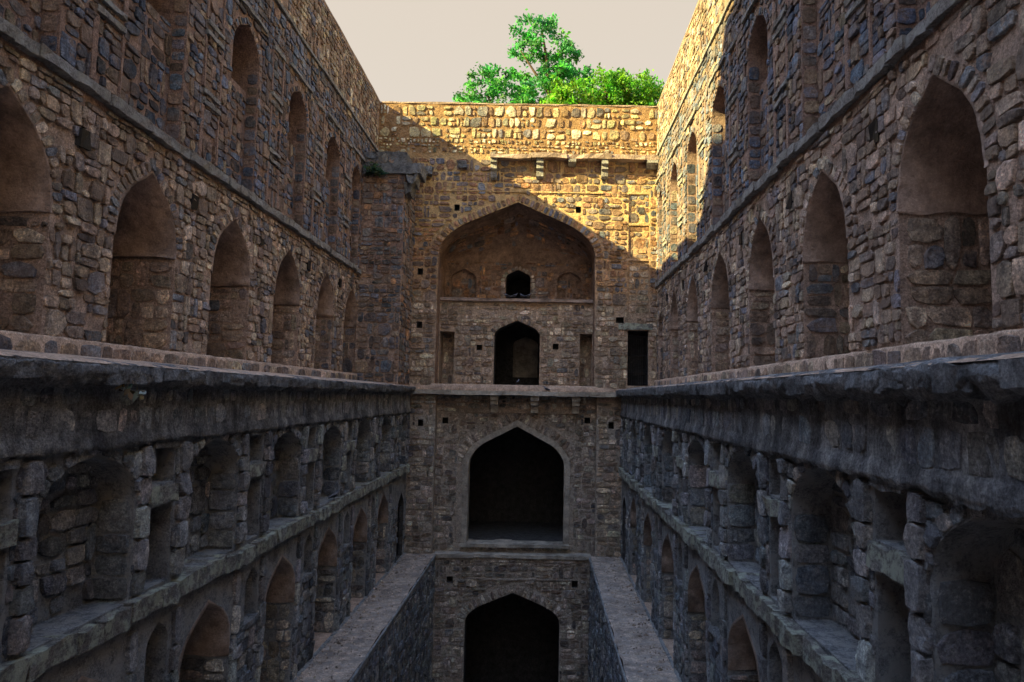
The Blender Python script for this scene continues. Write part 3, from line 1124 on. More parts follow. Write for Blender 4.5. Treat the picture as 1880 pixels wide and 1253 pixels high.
def litter(xa, xb, edge, n):
    """grit and crumbs of fallen mortar, mostly along the wall foot"""
    x = edge + (xb + xa - 2 * edge) * np.abs(rng.beta(.7, 1.6, n))
    y = rng.uniform(12, D - .1, n)
    s_ = rng.uniform(.01, .035, n) * (1 + (rng.random(n) < .06) * 1.5)
    oc = np.array([(1, 0, 0), (0, 1, 0), (-1, 0, 0), (0, -1, 0), (0, 0, .8), (0, 0, -.8)])
    ft = np.array([(0, 1, 4), (1, 2, 4), (2, 3, 4), (3, 0, 4), (1, 0, 5), (2, 1, 5), (3, 2, 5), (0, 3, 5)])
    V = np.stack([x, y, np.full(n, ZW + .02)], -1)[:, None] + oc[None] * s_[:, None, None] * rng.uniform(.6, 1.4, (n, 6, 1))
    me = mesh_np('mortar_crumbs', V.reshape(-1, 3), [(ft[None] + np.arange(n)[:, None, None] * 6).reshape(-1, 3)], False, np.repeat(palette(P_END, n), 6, 0))
    o = link('mortar_crumbs', me, None, M['stone'])
    o['kind'] = 'stuff'
    o['label'] = 'crumbs of fallen mortar and grit scattered on the ' + ('left' if edge < 0 else 'right') + ' walkway'
    o['category'] = 'grit'


litter(LL, PL, LL, 900)
litter(PR, LR, LR, 900)


# ================================================================== END WALL
def end_wall():
    fr = Frame((0, D, 0), (1, 0, 0), (0, 0, 1), (0, -1, 0))
    T = thing('end_wall', 'tall rubble end wall with stacked pointed arches, its top right half sunlit', 'wall', (-1.4, D, -8))
    off = T.location.copy()
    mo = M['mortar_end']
    bag, vb = Bag(), Bag()

    def part(name, V, Fq, mat, smooth=False):
        return link(name, mesh_np(name, V, Fq, smooth), T, mat)
    # ---- upper face
    iwan = Op(-5.49, 2.63, .45, 7.2, 10.07, 52)
    door = Op(4.33, 5.38, .62, 3.44)
    holes = [Op(x - .14, x + .14, z - .17, z + .17) for x, z in ((-4.6, 9.72), (1.72, 9.72), (5.01, 9.75), (-6.4, 6.32), (-6.35, 3.55))]
    holes.append(Op(3.72, 4.13, 3.82, 4.12))
    panels = [Op(4.33, 5.42, 4.35, 7.08), Op(4.33, 5.42, 7.2, 8.94), Op(4.33, 5.42, 9.06, 10.6)]
    holes[2] = Op(4.87, 5.15, 9.58, 9.92)
    ops = [iwan, door] + holes[:2] + holes[3:] + panels
    V, Tt = backing(fr, XL, XR, .2, Z_TOP, ops, .3, .03, 6.0)
    V3 = fr.P([XL - .4, XR + .4, XR + .4, XL - .4], [Z_G - .3, Z_G - .3, Z_TOP, Z_TOP], -.42)
    Vb, Fb = join([(V, [Tt]), (V3, [np.array([(3, 2, 1, 0)])])])
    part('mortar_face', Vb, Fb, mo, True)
    rubble(bag, fr, -6.8, XR, .45, 5.4, .38, P_END, ops, .0, 1.35, .035, (.01, .06), .04, 1.0, jm=.03)
    rubble(bag, fr, -8.8, XR, 5.4, 12.35, .36, P_ENDUP, ops, .45, 1.35, .06, (.005, .05), .04, 2.0, jm=.03, drop=.05)
    # parapet in loose courses of rounded pale stones
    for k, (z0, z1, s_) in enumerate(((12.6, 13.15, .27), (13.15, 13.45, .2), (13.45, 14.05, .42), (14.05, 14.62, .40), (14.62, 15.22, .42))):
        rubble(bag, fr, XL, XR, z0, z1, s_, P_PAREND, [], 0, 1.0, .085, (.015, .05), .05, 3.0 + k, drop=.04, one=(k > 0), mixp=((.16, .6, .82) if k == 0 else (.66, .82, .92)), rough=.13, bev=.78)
    voussoirs(vb, fr, iwan, .42, .27, P_ENDUP, (.02, .06), .06)
    for p in panels:
        part('panel', *recess(fr, p, .07), mo)
        rubble(bag, fr.off(-.07), p.u0, p.u1, p.v0, p.sp, .36, P_ENDUP if p.v0 > 5 else P_END, [Op(4.85, 5.17, 9.56, 9.94)] if p.v0 > 9 else [], 0, 1.3, .05, (.005, .04), .02, p.v0)
    for h in holes:
        part('putlog_hole', *recess(fr.off(-.06) if h is holes[2] else fr, h, .5), M['dark'])
    V, Fq = box(fr, 4.87, 5.15, 9.58, 9.92, -.068, -.03)  # solid dark block painted as the shade of this hole
    part('putlog_hole', V, Fq, M['dark'])
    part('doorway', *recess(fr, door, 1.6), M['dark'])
    V, Fq = box(fr, 3.85, 5.6, 3.5, 3.8, -.1, .09, .015, 4)
    part('lintel', V, Fq, M['sill'])
    # thin drip course under the balcony, slab and its brackets
    V, Fq = box(fr, -5.6, 3.0, 10.58, 10.64, -.05, .05, .006, 12)
    part('drip_course', V, Fq, mo)
    slab_row(T, fr, 'balcony_slab', -2.9, XR, 12.28, 12.52, -.1, .5, 1.7, M['plaster'], .02)
    for x, zt, zb, pr, wd in ((-2.72, 12.28, 11.2, .42, .16), (-.32, 12.28, 11.3, .42, .18), (1.35, 12.28, 11.98, .45, .2), (3.05, 12.28, 11.35, .42, .17), (5.5, 12.28, 11.92, .48, .28)):
        V = []
        pv = [(0, zt), (pr, zt), (pr, zt - .22), (pr * .72, zt - .3), (pr * .78, (zt + zb) / 2), (pr * .5, (zt + zb) / 2 - .1), (pr * .5, zb + .1), (.12, zb), (0, zb)]
        if zt - zb < .5:
            pv = [(0, zt), (pr, zt), (pr, zt - .15), (.2, zb), (0, zb)]
        k = len(pv)
        V = np.concatenate([fr.P(np.full(k, x - wd), [q[1] for q in pv], [q[0] for q in pv]), fr.P(np.full(k, x + wd), [q[1] for q in pv], [q[0] for q in pv])])
        Fq = np.array([(i, i + 1, k + i + 1, k + i) for i in range(k - 1)])
        me = bpy.data.meshes.new('bracket')
        me.from_pydata(V.tolist(), [], Fq.tolist() + [list(range(k))[::-1], list(range(k, 2 * k))])
        link('bracket', me, T, M['string'])
    # broken stub of a bracket
    V, Fq = box(fr, -4.6, -4.2, 11.85, 12.15, -.05, .25, .06, 2)
    part('broken_stub', V, Fq, M['ledge'])
    V, Fq = box(fr, -6.3, -5.9, 11.35, 11.8, -.05, .5, .05, 2)
    part('broken_stub', V, Fq, M['ledge'])
    V, Fq = box(fr, XL - .4, XR + .4, Z_TOP, Z_TOP + .08, -.44, .02, .012, 30)
    part('coping', V, Fq, M['mortar'])
    # ---- iwan: reveal, lower stage, ledge, upper stage, half dome
    ci, vi, dep = iwan.c, 7.2, 2.5
    ou = np.array(iwan.outline(14))
    rev = []
    V = np.concatenate([fr.P(ou[:, 0], ou[:, 1], 0), fr.P(ou[:, 0], ou[:, 1], -1.05)])
    m = len(ou)
    part('iwan_reveal', V, [np.array([(i, m + i, m + i + 1, i + 1) for i in range(m - 1)])], M['iwan'])
    # dome
    ar = np.array(iwan.arc(0, 14))
    m = len(ar)
    nt_ = 12
    V = []
    for t in np.linspace(0, math.pi / 2, nt_):
        sc = 1 - .66 * (1 - math.cos(t)) ** 1.1
        V.append(fr.P(ar[:, 0], vi + (ar[:, 1] - vi) * sc + .06 * wob(ar[:, 0] * 2, t * 2, 1.5), -dep * math.sin(t) + .05 * wob(ar[:, 0] * 2, t * 3, 2.0, 3) * math.sin(t)))
    V = np.concatenate(V)
    Fq = [(s * m + i, (s + 1) * m + i, (s + 1) * m + i + 1, s * m + i + 1) for s in range(nt_ - 1) for i in range(m - 1)]
    part('half_dome', V, [np.array(Fq)], M['iwan'], True)
    class Dome(Frame):
        def P(s_, u, t, n=0.0):
            u, t, n = np.broadcast_arrays(np.asarray(u, float), np.asarray(t, float), np.asarray(n, float))
            t = np.clip(t, 0, math.pi / 2)
            o_ = np.argsort(ar[:, 0])
            hgt = np.interp(u, ar[o_, 0], ar[o_, 1]) - vi
            sc = 1 - .66 * (1 - np.cos(t)) ** 1.1
            return fr.P(u, vi + hgt * sc - n * np.cos(t), -dep * np.sin(t) + n * np.sin(t))
    dm = Dome((0, 0, 0), (1, 0, 0), (0, 0, 1), (0, -1, 0))
    rubble(bag, dm, iwan.u0 + .25, iwan.u1 - .25, .55, 1.5, .17, P_ENDUP, [], 0, 2.6, .03, (.02, .06), .0, 9.0, drop=.4)
    small = Op(-2.11, -.76, 5.0, 6.5, 6.98, 50)
    # apse wall: straight sides, flat back with small arch
    fb = fr.off(-dep)
    # flat back wall
    blind = [Op(-5.15, -3.75, 5.0, 6.4, 7.0, 55), Op(.72, 2.05, 5.0, 6.4, 6.95, 55)]
    Vv, Tt = backing(fb, iwan.u0, iwan.u1, 4.9, 8.6, [small] + blind, .3, .03, 3.3)
    part('iwan_back', Vv, [Tt], M['iwan'], True)
    part('window_arch', *recess(fb, small, 3.0), M['dark'])
    for b_ in blind:
        part('blind_arch', *recess(fb, b_, .24), M['iwan'])
        rubble(bag, fb.off(-.24), b_.u0, b_.u1, 5.0, 6.5, .3, P_ENDUP, [], 0, 1.4, .04, (.002, .03), .02, b_.u0)
    rubble(bag, fb, iwan.u0, iwan.u1, 5.0, 7.4, .32, P_ENDUP, [small] + blind, .22, 1.5, .05, (.005, .045), .03, 8.0, drop=.1, jm=.05)
    voussoirs(vb, fb, small, .24, .2, P_ENDLOW, (.02, .05))
    column(vb, fb, small.u0 - .28, small.u0 - .02, 5.0, 6.5, .3, P_ENDLOW, (.02, .04))
    column(vb, fb, small.u1 + .02, small.u1 + .28, 5.0, 6.5, .3, P_ENDLOW, (.02, .04))
    for e, q in ((iwan.u0, 1), (iwan.u1, -1)):
        V = fr.P([e, e, e, e], [4.9, 4.9, 7.3, 7.3], [-1.0, -dep, -dep, -1.0])
        part('iwan_side', V, [np.array([(0, 1, 2, 3)])], M['iwan'])
    # lower stage
    fl = fr.off(-1.0)
    mid = Op(-2.57, -.17, .57, 3.15, 3.98, 50)
    dl, dr = Op(-5.44, -4.67, .57, 3.34), Op(1.93, 2.6, .57, 3.34)
    hs = [Op(-3.5, -3.2, 2.36, 2.66), Op(.52, .82, 2.48, 2.78)]
    V, Tt = backing(fl, iwan.u0, iwan.u1, .3, 4.98, [mid, dl, dr] + hs, .3, .03, 7.1)
    part('stage_face', V, [Tt], mo, True)
    rubble(bag, fl, iwan.u0, iwan.u1, .6, 4.0, .34, P_END, [mid, dl, dr] + hs, .3, 1.35, .04, (.01, .05), .04, 5.0, jm=.04)
    rubble(bag, fl, iwan.u0, iwan.u1, 4.0, 4.9, .3, P_END, [], 0, 1.4, .05, (.0, .02), .03, 6.0, drop=.35)
    voussoirs(vb, fl, mid, .3, .19, P_END, (.02, .05))
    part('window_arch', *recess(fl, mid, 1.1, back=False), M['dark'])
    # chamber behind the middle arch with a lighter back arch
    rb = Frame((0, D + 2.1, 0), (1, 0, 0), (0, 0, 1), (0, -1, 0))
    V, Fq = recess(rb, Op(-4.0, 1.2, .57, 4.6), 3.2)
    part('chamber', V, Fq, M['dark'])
    V, Fq = recess(rb.off(-3.18), Op(-1.75, -.3, 1.1, 3.0, 3.5, 55), .02, n0=.04)
    part('chamber_arch', V, Fq, M['plaster_grey'])
    for p in (dl, dr):
        part('door_niche', *recess(fl, p, .95), mo)
        rubble(bag, fl.off(-.95), p.u0, p.u1, .6, 3.3, .34, P_END, [], 0, 1.2, .03, (.005, .04), .02, p.u0)
    for h in hs:
        part('putlog_hole', *recess(fl, h, .5), M['dark'])
    V, Fq = box(fr, iwan.u0 + .01, iwan.u1 - .01, 4.98, 5.13, -2.45, -.86, .008, 10)
    part('stage_ledge', V, Fq, M['plaster'])
    # ---- terrace slab and lower bay
    V, Fq = sweep(fr, [(-1.05, .58), (.0, .56), (.05, .3), (.06, .24)], -6.75, 4.1, .2, .012, 8)
    part('terrace_step', V, Fq, M['earth'], True)
    slab_row(T, fr, 'terrace_slab', -6.75, 4.08, .02, .24, -.6, .34, 2.4, M['plaster_grey'], .012)
    cx = 1.015
    # piers
    for x0, x1, nm in ((LL, -5.39, 0), (2.78, LR, 1)):
        pops = [Op(-6.27, -5.99, -1.6, -1.26)] if nm == 0 else [Op(3.38, 3.66, -1.57, -1.23)]
        V, Tt = backing(fr, x0, x1, ZW - .1, .05, pops, .3, .03, 4.0 + nm)
        part('pier_face', V, [Tt], mo, True)
        e = x1 if nm == 0 else x0
        V = fr.P([e, e, e, e], [ZW, ZW, .05, .05], [0, -.55, -.55, 0])
        part('pier_side', V, [np.array([(0, 1, 2, 3)])], mo)
        rubble(bag, fr, x0, x1, ZW, .0, .34, P_ENDLOW if nm == 0 else P_END, pops, 0, 1.5, .035, (.01, .06), .04, 9.0 + nm, jm=.03)
        for h in pops:
            part('putlog_hole', *recess(fr, h, .5), M['dark'])
    # bay
    fbay = fr.off(-.5)
    arch = Op(-3.70, 1.20, -7.45, -3.62, -1.56, 52)
    hb = [Op(-5.1, -4.8, -1.47, -1.16), Op(2.2, 2.5, -1.35, -1.04)]
    frame_ = Op(-4.25, 1.65, -7.45, -.88)
    V, Tt = backing(fbay, -5.39 * cx, 2.78 * cx, ZW - .1, .1, [frame_] + hb, .3, .03, 5.5)
    part('bay_face', V, [Tt], mo, True)
    V, Fq = recess(fbay, frame_, .08, back=False, floor=False)
    part('frame_reveal', V, Fq, mo)
    ff = fbay.off(-.08)
    V, Tt = backing(ff, frame_.u0, frame_.u1, -7.45, -.88, [arch], .3, .025, 5.9)
    part('arch_face', V, [Tt], mo, True)
    rubble(bag, fbay, -5.39 * cx, 2.78 * cx, ZW + .1, .0, .32, P_ENDLOW, [frame_] + hb, 0, 1.5, .04, (.01, .055), .04, 12.0, jm=.03)
    rubble(bag, ff, frame_.u0, frame_.u1, -3.7, -.92, .28, P_ENDLOW, [arch], .85, 1.5, .04, (.01, .05), .03, 13.0)
    voussoirs(vb, ff, arch, .5, .22, P_ENDLOW, (.02, .06), .05, 1.0, .3)
    for h in hb:
        part('putlog_hole', *recess(fbay, h, .5), M['dark'])
    # plaster band round the arch
    a1, a2 = np.array(arch.outline(14)), np.array(arch.outline(14, .29))
    m = len(a1)
    V = np.concatenate([ff.P(a2[:, 0], a2[:, 1], -.01), ff.P(a2[:, 0], a2[:, 1], .05), ff.P(a1[:, 0], a1[:, 1], .05), ff.P(a1[:, 0], a1[:, 1], -.7)])
    V = V + rng.normal(0, .006, V.shape)
    part('arch_band', V, [np.array([(s * m + i, (s + 1) * m + i, (s + 1) * m + i + 1, s * m + i + 1) for s in range(3) for i in range(m - 1)])], M['plaster_grey'], False)
    # room behind
    rm = ff.off(-.7)
    V, Fq = recess(rm, Op(-5.6, 3.1, -7.45, -1.0), 5.0)
    part('chamber', V, Fq, M['dark'])
    for u0_, u1_, v0_, v1_ in ((-1.95, -.45, -6.6, -3.6), (-4.0, -3.3, -4.6, -3.6), (.9, 1.6, -4.6, -3.6)):
        V, Fq = box(rm.off(-5), u0_ - .2, u0_, v0_, v1_, -.02, .15)
        part('chamber_jamb', V, Fq, M['dark'])
        V, Fq = box(rm.off(-5), u1_, u1_ + .2, v0_, v1_, -.02, .15)
        part('chamber_jamb', V, Fq, M['dark'])
        V, Fq = box(rm.off(-5), u0_ - .2, u1_ + .2, v1_, v1_ + .2, -.02, .15)
        part('chamber_lintel', V, Fq, M['dark'])
    V, Fq = box(ff, arch.u0 - .3, arch.u1 + .3, -7.6, -7.45, -.9, .3, .01, 8)
    part('threshold', V, Fq, M['plaster_grey'])
    # brackets of the terrace slab
    for x in (-2.42, -.37, 1.72):
        for z0, z1, n1, hw_ in ((-.22, .03, .72, .21), (-.45, -.22, .58, .19), (-.85, -.45, .3, .18)):
            V, Fq = box(fbay, x - hw_, x + hw_, z0, z1, -.05, n1, .008, 2)
            part('bracket', V, Fq, M['plaster_grey'])
    V, Fq = box(fr, -5.4, 2.7, -.02, .03, -.55, .2, .0, 1)
    part('soffit', V, Fq, M['ledge'])
    # ---- pit face
    parch = Op(-3.62, 1.05, -16.8, -11.2, -9.71, 50)
    hp = [Op(-4.57, -4.27, -9.28, -8.98), Op(1.63, 1.93, -9.42, -9.08)]
    V, Tt = backing(fr, PL - .3, PR + .3, -17, ZW - .15, [parch] + hp, .3, .03, 8.5)
    part('pit_face', V, [Tt], mo, True)
    rubble(bag, fr, PL, PR, -9.0, ZW - .25, .36, P_ENDLOW, hp, 0, 1.4, .08, (.02, .07), .04, 14.0, jm=.03)
    rubble(bag, fr, PL, PR, -16.5, -9.1, .30, P_ENDLOW, [parch] + hp, .5, 1.6, .05, (.01, .06), .04, 15.0, jm=.03)
    V, Fq = box(fr, -3.6, 1.6, -9.1, -9.03, -.05, .06, .008, 10)
    part('drip_course', V, Fq, mo)
    voussoirs(vb, fr, parch, .46, .22, P_ENDLOW, (.02, .06), .06)
    for h in hp:
        part('putlog_hole', *recess(fr, h, .5), M['dark'])
    part('pit_arch', *recess(fr, parch, 1.0, back=False), M['dark'])
    pr_ = fr.off(-1.0)
    V, Fq = recess(pr_, Op(-5.5, 3.0, -16.8, -9.0), 4.0)
    part('chamber', V, Fq, M['dark'])
    V, Fq = recess(pr_.off(-3.95), Op(-1.4, -.5, -12.1, -11.0, -10.6, 60), .02, n0=.06)
    part('chamber_niche', V, Fq, M['dark'])
    slab_row(T, fr, 'landing_slab', PL - .05, PR + .05, ZW - .14, ZW + .02, -1.0, .1, 1.6, M['plaster_grey'], .01)
    bag.finish(T, M['stone'])
    vb.finish(T, M['stone'], 'voussoir', 300, 'voussoir_ring')
    for ch in T.children:
        if ch.name.split('.')[0] not in ('stone', 'voussoir') and tuple(ch.location) == (0, 0, 0):
            ch.location = -off
    # barred gate in the doorway on the right
    G = thing('iron_gate', 'black barred iron gate in the doorway right of the tall arch, under a greenish lintel', 'gate', (4.86, D + .25, .62))
    gf = Frame((0, 0, 0), (1, 0, 0), (0, 0, 1), (0, -1, 0))
    for k in range(9):
        x = -.46 + k * .115
        V, Fq = box(gf, x - .011, x + .011, .03, 2.55, -.011, .011)
        link('bar', mesh_np('bar', V, Fq), G, M['iron'])
    for z in (.04, .6, 1.55, 2.5):
        V, Fq = box(gf, -.5, .5, z, z + .045, -.02, .024)
        link('cross_bar', mesh_np('cross_bar', V, Fq), G, M['iron'])


end_wall()


# ================================================================== BUTTRESS in the left corner
def buttress():
    x0, x1, y0, z1 = XL, -6.8, 30.75, 10.55
    T = thing('corner_buttress', 'square masonry buttress in the far left corner, capped by a broken slab', 'buttress', ((x0 + x1) / 2, y0, .4))
    off = T.location.copy()
    ff = Frame((0, y0, 0), (1, 0, 0), (0, 0, 1), (0, -1, 0))
    fs = Frame((x1, 0, 0), (0, 1, 0), (0, 0, 1), (1, 0, 0))
    V, Tt = backing(ff, x0, x1, .35, z1, [], .3, .03, 1.5)
    V2, T2 = backing(fs, y0, D, .35, z1, [], .3, .03, 2.5)
    V, Fq = join([(V, [Tt]), (V2, [T2])])
    link('mortar_face', mesh_np('mortar_face', V, Fq, True), T, M['mortar'])
    V, Fq = box(ff, x0, x1 + .08, z1 + .5, 11.65, -2.6, .02, .03, 6)
    link('top_block', mesh_np('top_block', V, Fq), T, M['ledge'])
    V, Fq = box(ff, x0, -6.05, z1, z1 + .5, -1.2, .12, .035, 6)
    link('cap_slab', mesh_np('cap_slab', V, Fq), T, M['ledge'])
    V, Fq = box(ff, -6.8, -6.15, z1 - .45, z1, -.8, .08, .06, 3)
    link('corbel', mesh_np('corbel', V, Fq), T, M['ledge'])
    V, Fq = box(ff, -6.8, -6.45, z1 - .95, z1 - .45, -.8, .05, .05, 2)
    link('corbel', mesh_np('corbel', V, Fq), T, M['ledge'])
    bag = Bag()
    rubble(bag, ff, x0, x1, .5, z1, .33, P_BUT, [], 0, 1.4, .035, (.01, .06), .04, 1.0)
    rubble(bag, fs, y0, D, .5, z1, .33, P_BUT, [], 0, 1.4, .035, (.01, .06), .04, 2.0)
    rubble(bag, ff.off(.02), x0, x1, z1 + .5, 11.6, .33, P_BUT, [], 0, 1.8, .035, (.0, .04), .02, 3.0)
    bag.finish(T, M['stone'])
    for ch in T.children:
        if ch.name.split('.')[0] != 'stone' and tuple(ch.location) == (0, 0, 0):
            ch.location = -off


buttress()


# ================================================================== TREES beyond the end wall
def tube(pts, rad, k=7):
    V, Fq = [], []
    pts = np.array(pts, float)
    for i, (p, r) in enumerate(zip(pts, rad)):
        d = pts[min(i + 1, len(pts) - 1)] - pts[max(i - 1, 0)]
        d /= np.linalg.norm(d)
        a = np.cross(d, (0.3, 1, 0.1))
        a /= np.linalg.norm(a)
        b = np.cross(d, a)
        for j in range(k):
            t = 2 * math.pi * j / k
            V.append(p + r * (math.cos(t) * a + math.sin(t) * b))
    for i in range(len(pts) - 1):
        for j in range(k):
            Fq.append((i * k + j, i * k + (j + 1) % k, (i + 1) * k + (j + 1) % k, (i + 1) * k + j))
    return np.array(V), [np.array(Fq)]


def leaves(name, centres, radii, n, size, parent, mat, clump=.5, tintv=(.45, 1.7), hue=(1, 1, 1)):
    """leaf-sized faces in clumps spread through the crown volume"""
    centres, radii = np.array(centres, float), np.array(radii, float)
    wt = (radii[:, 0] * radii[:, 1]) ** 1.0
    nc = max(10, n // 26)
    k = rng.choice(len(centres), nc, p=wt / wt.sum())
    d = rng.normal(0, 1, (nc, 3))
    d /= np.linalg.norm(d, axis=1, keepdims=True)
    r = rng.uniform(.35, 1.05, (nc, 1)) ** .6
    cc = centres[k] + d * r * radii[k]
    ct = rng.uniform(tintv[0], tintv[1], (nc, 1)) * np.stack([rng.uniform(.6, 1.7, nc), rng.uniform(.85, 1.15, nc), rng.uniform(.6, 1.6, nc)], -1) * hue
    j = rng.integers(0, nc, n)
    p = cc[j] + rng.normal(0, clump, (n, 3)) * (1, 1, .6)
    a = rng.normal(0, 1, (n, 3))
    a /= np.linalg.norm(a, axis=1, keepdims=True)
    b = np.cross(a, rng.normal(0, 1, (n, 3)))
    b /= np.linalg.norm(b, axis=1, keepdims=True)
    s = size * rng.uniform(.6, 1.4, (n, 1))
    V = np.stack([p - a * s, p + b * s * .5, p + a * s, p - b * s * .5], 1).reshape(-1, 3)
    Fq = np.arange(n * 4).reshape(-1, 4)
    me = mesh_np(name, V, [Fq], False, np.repeat(ct[j] * rng.uniform(.8, 1.2, (n, 1)), 4, 0))
    return link(name, me, parent, mat)


def tree(label, base, limbs, blobs, n, size, clump=.35, group='trees behind the end wall', hue=(1, 1, 1)):
    T = thing('leafy_tree', label, 'tree', base, group)
    b = np.array(base)
    parts = []
    for pts, rad in limbs:
        parts.append(tube(np.array(pts) - b, rad))
    V, Fq = join(parts)
    link('trunk', mesh_np('trunk', V, Fq, True), T, M['bark'])
    leaves('crown', [np.array(q[:3]) - b for q in blobs], [q[3] for q in blobs], n, size, T, M['leaf'], clump, hue=hue)
    return T


# tall tree
tree('tallest tree with a high crown above the middle of the end wall', (0.8, 46, Z_G),
     [([(.8, 46, Z_G), (.7, 46, 17), (.4, 46, 21), (.0, 46, 24), (-.5, 46, 27)], (.35, .3, .22, .14, .05)),
      ([(.5, 46, 20.5), (1.6, 46, 22.5), (2.4, 46, 24)], (.16, .1, .04)), ([(.3, 46, 21.8), (-1, 45.6, 23.5), (-2, 45.5, 25)], (.14, .09, .04))],
     [(-1.2, 46, 26.9, (1.5, 1.2, 1.0)), (-1.5, 46, 25.2, (1.3, 1.2, .9)), (.3, 46, 25.6, (1.5, 1.4, 1.2)), (1.6, 46, 24.6, (1.3, 1.2, 1.1)), (.9, 46, 23.3, (2.0, 1.5, 1.1)), (-.1, 46, 22.3, (1.7, 1.5, 1.0)), (2.6, 46, 23.3, (.8, .8, .6)), (.2, 46, 27.4, (.7, .6, .5))],
     5600, .15, .2, hue=(.8, .95, 2.2))
tree('lower spreading tree on the left of the tall one above the end wall', (-3.6, 47, Z_G),
     [([(-3.6, 47, Z_G), (-3.5, 47, 18), (-3.9, 47, 21), (-4.6, 47, 22.6)], (.3, .24, .14, .05)), ([(-3.6, 47, 19), (-2.4, 47, 21.5), (-1.8, 47, 22.8)], (.14, .1, .04))],
     [(-4.5, 47, 23.3, (1.5, 1.3, 1.1)), (-2.6, 47, 23.3, (1.4, 1.3, 1.1)), (-5.8, 47, 22.4, (1.3, 1.2, .8)), (-3.4, 47, 21.2, (2.3, 1.5, 1.2)), (-1.6, 47, 21.4, (1.5, 1.4, 1.1)), (-4.4, 47, 20, (2, 1.5, 1.2))],
     5600, .15, .22, hue=(.8, .95, 1.8))
tree('dense rounded bright green tree on the right above the end wall', (4.6, 44.5, Z_G),
     [([(4.6, 44.5, Z_G), (4.6, 44.5, 17), (4.4, 44.5, 20), (4, 44.5, 22)], (.3, .26, .16, .05)), ([(4.6, 44.5, 17.5), (6.4, 44.5, 20), (7, 44.5, 21.5)], (.16, .1, .04))],
     [(2.0, 44.5, 21.0, (2.0, 1.5, 1.2)), (4.2, 44.5, 21.6, (2.0, 1.5, 1.3)), (6.0, 44.5, 21.5, (1.9, 1.5, 1.2)), (7.6, 44.5, 20.8, (1.2, 1.2, 1.2)), (4.6, 44.5, 19.5, (3.6, 1.6, 1.6)), (1.0, 44.5, 20.2, (1.6, 1.4, 1.2))],
     17000, .13, .26, hue=(1.6, 1.05, .8))


# ================================================================== small plants growing from the masonry
def plant(name, label, base, blobs, n, size, stems, clump, cat='plant', mat='leaf_dull'):
    T = thing(name, label, cat, base)
    parts = []
    for s in stems:
        parts.append(tube([(0, 0, 0), np.array(s) * .5 + (0, 0, .02), s], (.012, .009, .004), 5))
    V, Fq = join(parts)
    link('stem', mesh_np('stem', V, Fq, True), T, M['bark'])
    leaves('foliage', [q[:3] for q in blobs], [q[3] for q in blobs], n, size, T, M[mat], clump)


plant('wall_shrub', 'small green shrub sprouting beside the broken slab of the corner buttress', (-8.35, 30.7, 10.6), [(0, -.15, .2, (.4, .25, .25)), (.35, -.2, -.05, (.3, .2, .15)), (-.25, -.15, .05, (.25, .2, .2))], 700, .06, [(.2, -.2, .3), (.5, -.25, -.1), (-.2, -.2, .2), (0, -.25, .35)], .08)
plant('wall_weed', 'small weed with narrow leaves growing from the dark band under the left ledge', (LL + .14, 10.25, -.02), [(.12, 0, .1, (.06, .15, .12)), (.12, .2, -.08, (.05, .12, .06))], 26, .08, [(.15, .1, .25), (.15, .3, -.05), (.14, -.1, .1)], .05, mat='leaf_pale')


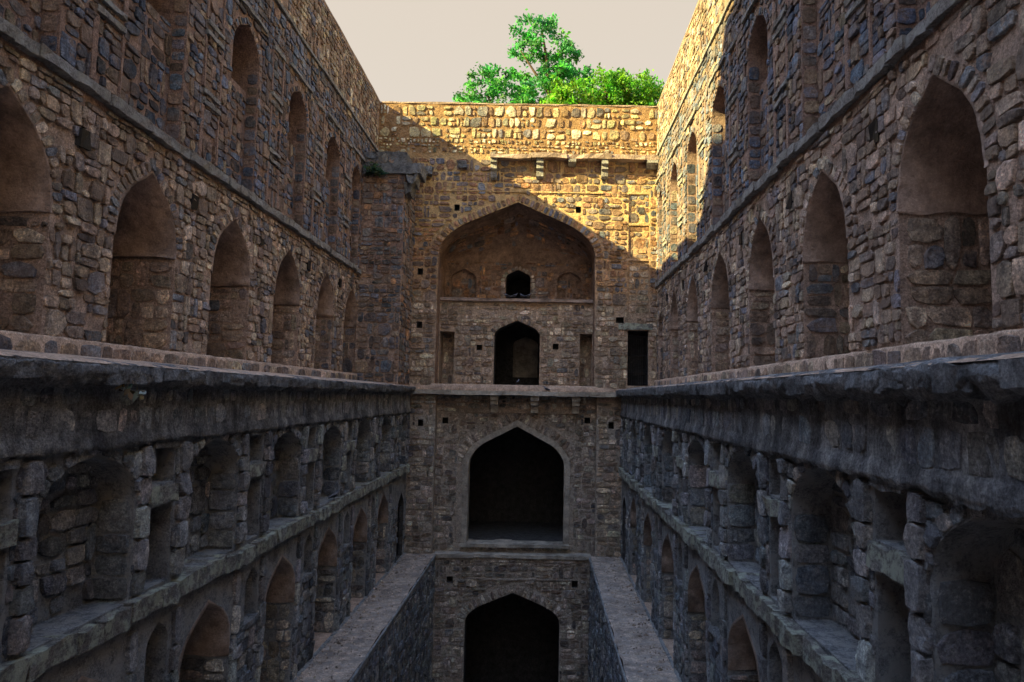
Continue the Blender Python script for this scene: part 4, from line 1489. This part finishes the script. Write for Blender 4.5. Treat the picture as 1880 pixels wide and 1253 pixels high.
# ================================================================== pigeons
def pigeon(label, loc, head, pitch=20, s=1.0):
    T = thing('pigeon', label, 'bird', loc, 'pigeons on the ledges')
    ax = [(-.19, .10, .012, .03), (-.13, .115, .02, .035), (-.07, .13, .045, .045), (0, .145, .062, .06), (.06, .165, .058, .06), (.095, .195, .04, .042), (.11, .235, .03, .03), (.125, .26, .028, .03), (.15, .265, .016, .018), (.175, .257, .004, .005)]
    k = 8
    V, Fq = [], []
    for x, z, rw, rh in ax:
        for j in range(k):
            t = 2 * math.pi * j / k
            V.append((x, rw * math.cos(t), z + rh * math.sin(t)))
    for i in range(len(ax) - 1):
        for j in range(k):
            Fq.append((i * k + j, i * k + (j + 1) % k, (i + 1) * k + (j + 1) % k, (i + 1) * k + j))
    V = np.array(V) * s
    c_, s_ = math.cos(head), math.sin(head)
    R_ = np.array([(c_, -s_, 0), (s_, c_, 0), (0, 0, 1)])
    link('body', mesh_np('body', V @ R_.T, [np.array(Fq)], True), T, M['feather'])
    for e in (-1, 1):
        V, Fq = tube(np.array([(0, e * .025, .1), (.005, e * .025, .05), (.0, e * .025, 0)]) * s @ R_.T, (.008, .006, .006), 5)
        link('leg', mesh_np('leg', V, Fq, True), T, M['bark'])
        V, Fq = tube(np.array([(.05, e * .052, .16), (-.05, e * .06, .14), (-.17, e * .028, .115)]) * s @ R_.T, (.02, .032, .006), 6)
        link('wing', mesh_np('wing', V, Fq, True), T, M['iron'])


pigeon('grey pigeon sitting at the sill of the middle arch', (-1.25, D + .1, .585), 1.2)
pigeon('dark pigeon standing on the terrace slab, right of the middle arch', (.22, D - .05, .25), 2.8)
pigeon('leftmost pigeon on the stage ledge in front of the small upper arch', (-1.95, D + .95, 5.13), 2.9, s=1.1)
pigeon('second pigeon from the left on the stage ledge under the small upper arch', (-1.55, D + .95, 5.13), .4, s=1.1)
pigeon('third pigeon from the left on the stage ledge under the small upper arch', (-1.15, D + .95, 5.13), 2.2, s=1.1)
pigeon('rightmost pigeon on the stage ledge in front of the small upper arch', (-.85, D + .95, 5.13), .3, s=1.1)
pigeon('pigeon on the lichen sill of a niche low on the left wall', (LL + .05, 21.6, -3.49), 1.0, s=1.2)
pigeon('pigeon on the lichen sill far along the right wall', (LR - .08, 29.3, -3.49), 1.6, s=1.2)


# ================================================================== unseen block added to shade the near part of the right wall
def block():
    x0, x1, y0, y1, z1 = -38.0, -24.0, -14.0, 9.3, 30.3
    T = thing('shade_block', 'unseen plain concrete block added beyond the left wall to shade the right wall', 'shade caster', ((x0 + x1) / 2, (y0 + y1) / 2, Z_G))
    off = T.location.copy()
    fr = Frame((0, 0, 0), (1, 0, 0), (0, 0, 1), (0, -1, 0))
    V, Fq = box(fr, x0, x1, Z_G - .2, z1, -y1, -y0)
    o = link('wall', mesh_np('wall', V, Fq), T, M['concrete'])
    o.location = -off
    fx = Frame((x1, 0, 0), (0, 1, 0), (0, 0, 1), (1, 0, 0))
    for s in range(5):
        for i in range(6):
            u = y0 + 2 + i * 3.7
            z = Z_G + 1.1 + s * 3.4
            V, Fq = box(fx, u, u + 1.5, z, z + 1.6, -.05, .03)
            o = link('window', mesh_np('window', V, Fq), T, M['glass'])
            o.location = -off
    return T


block()
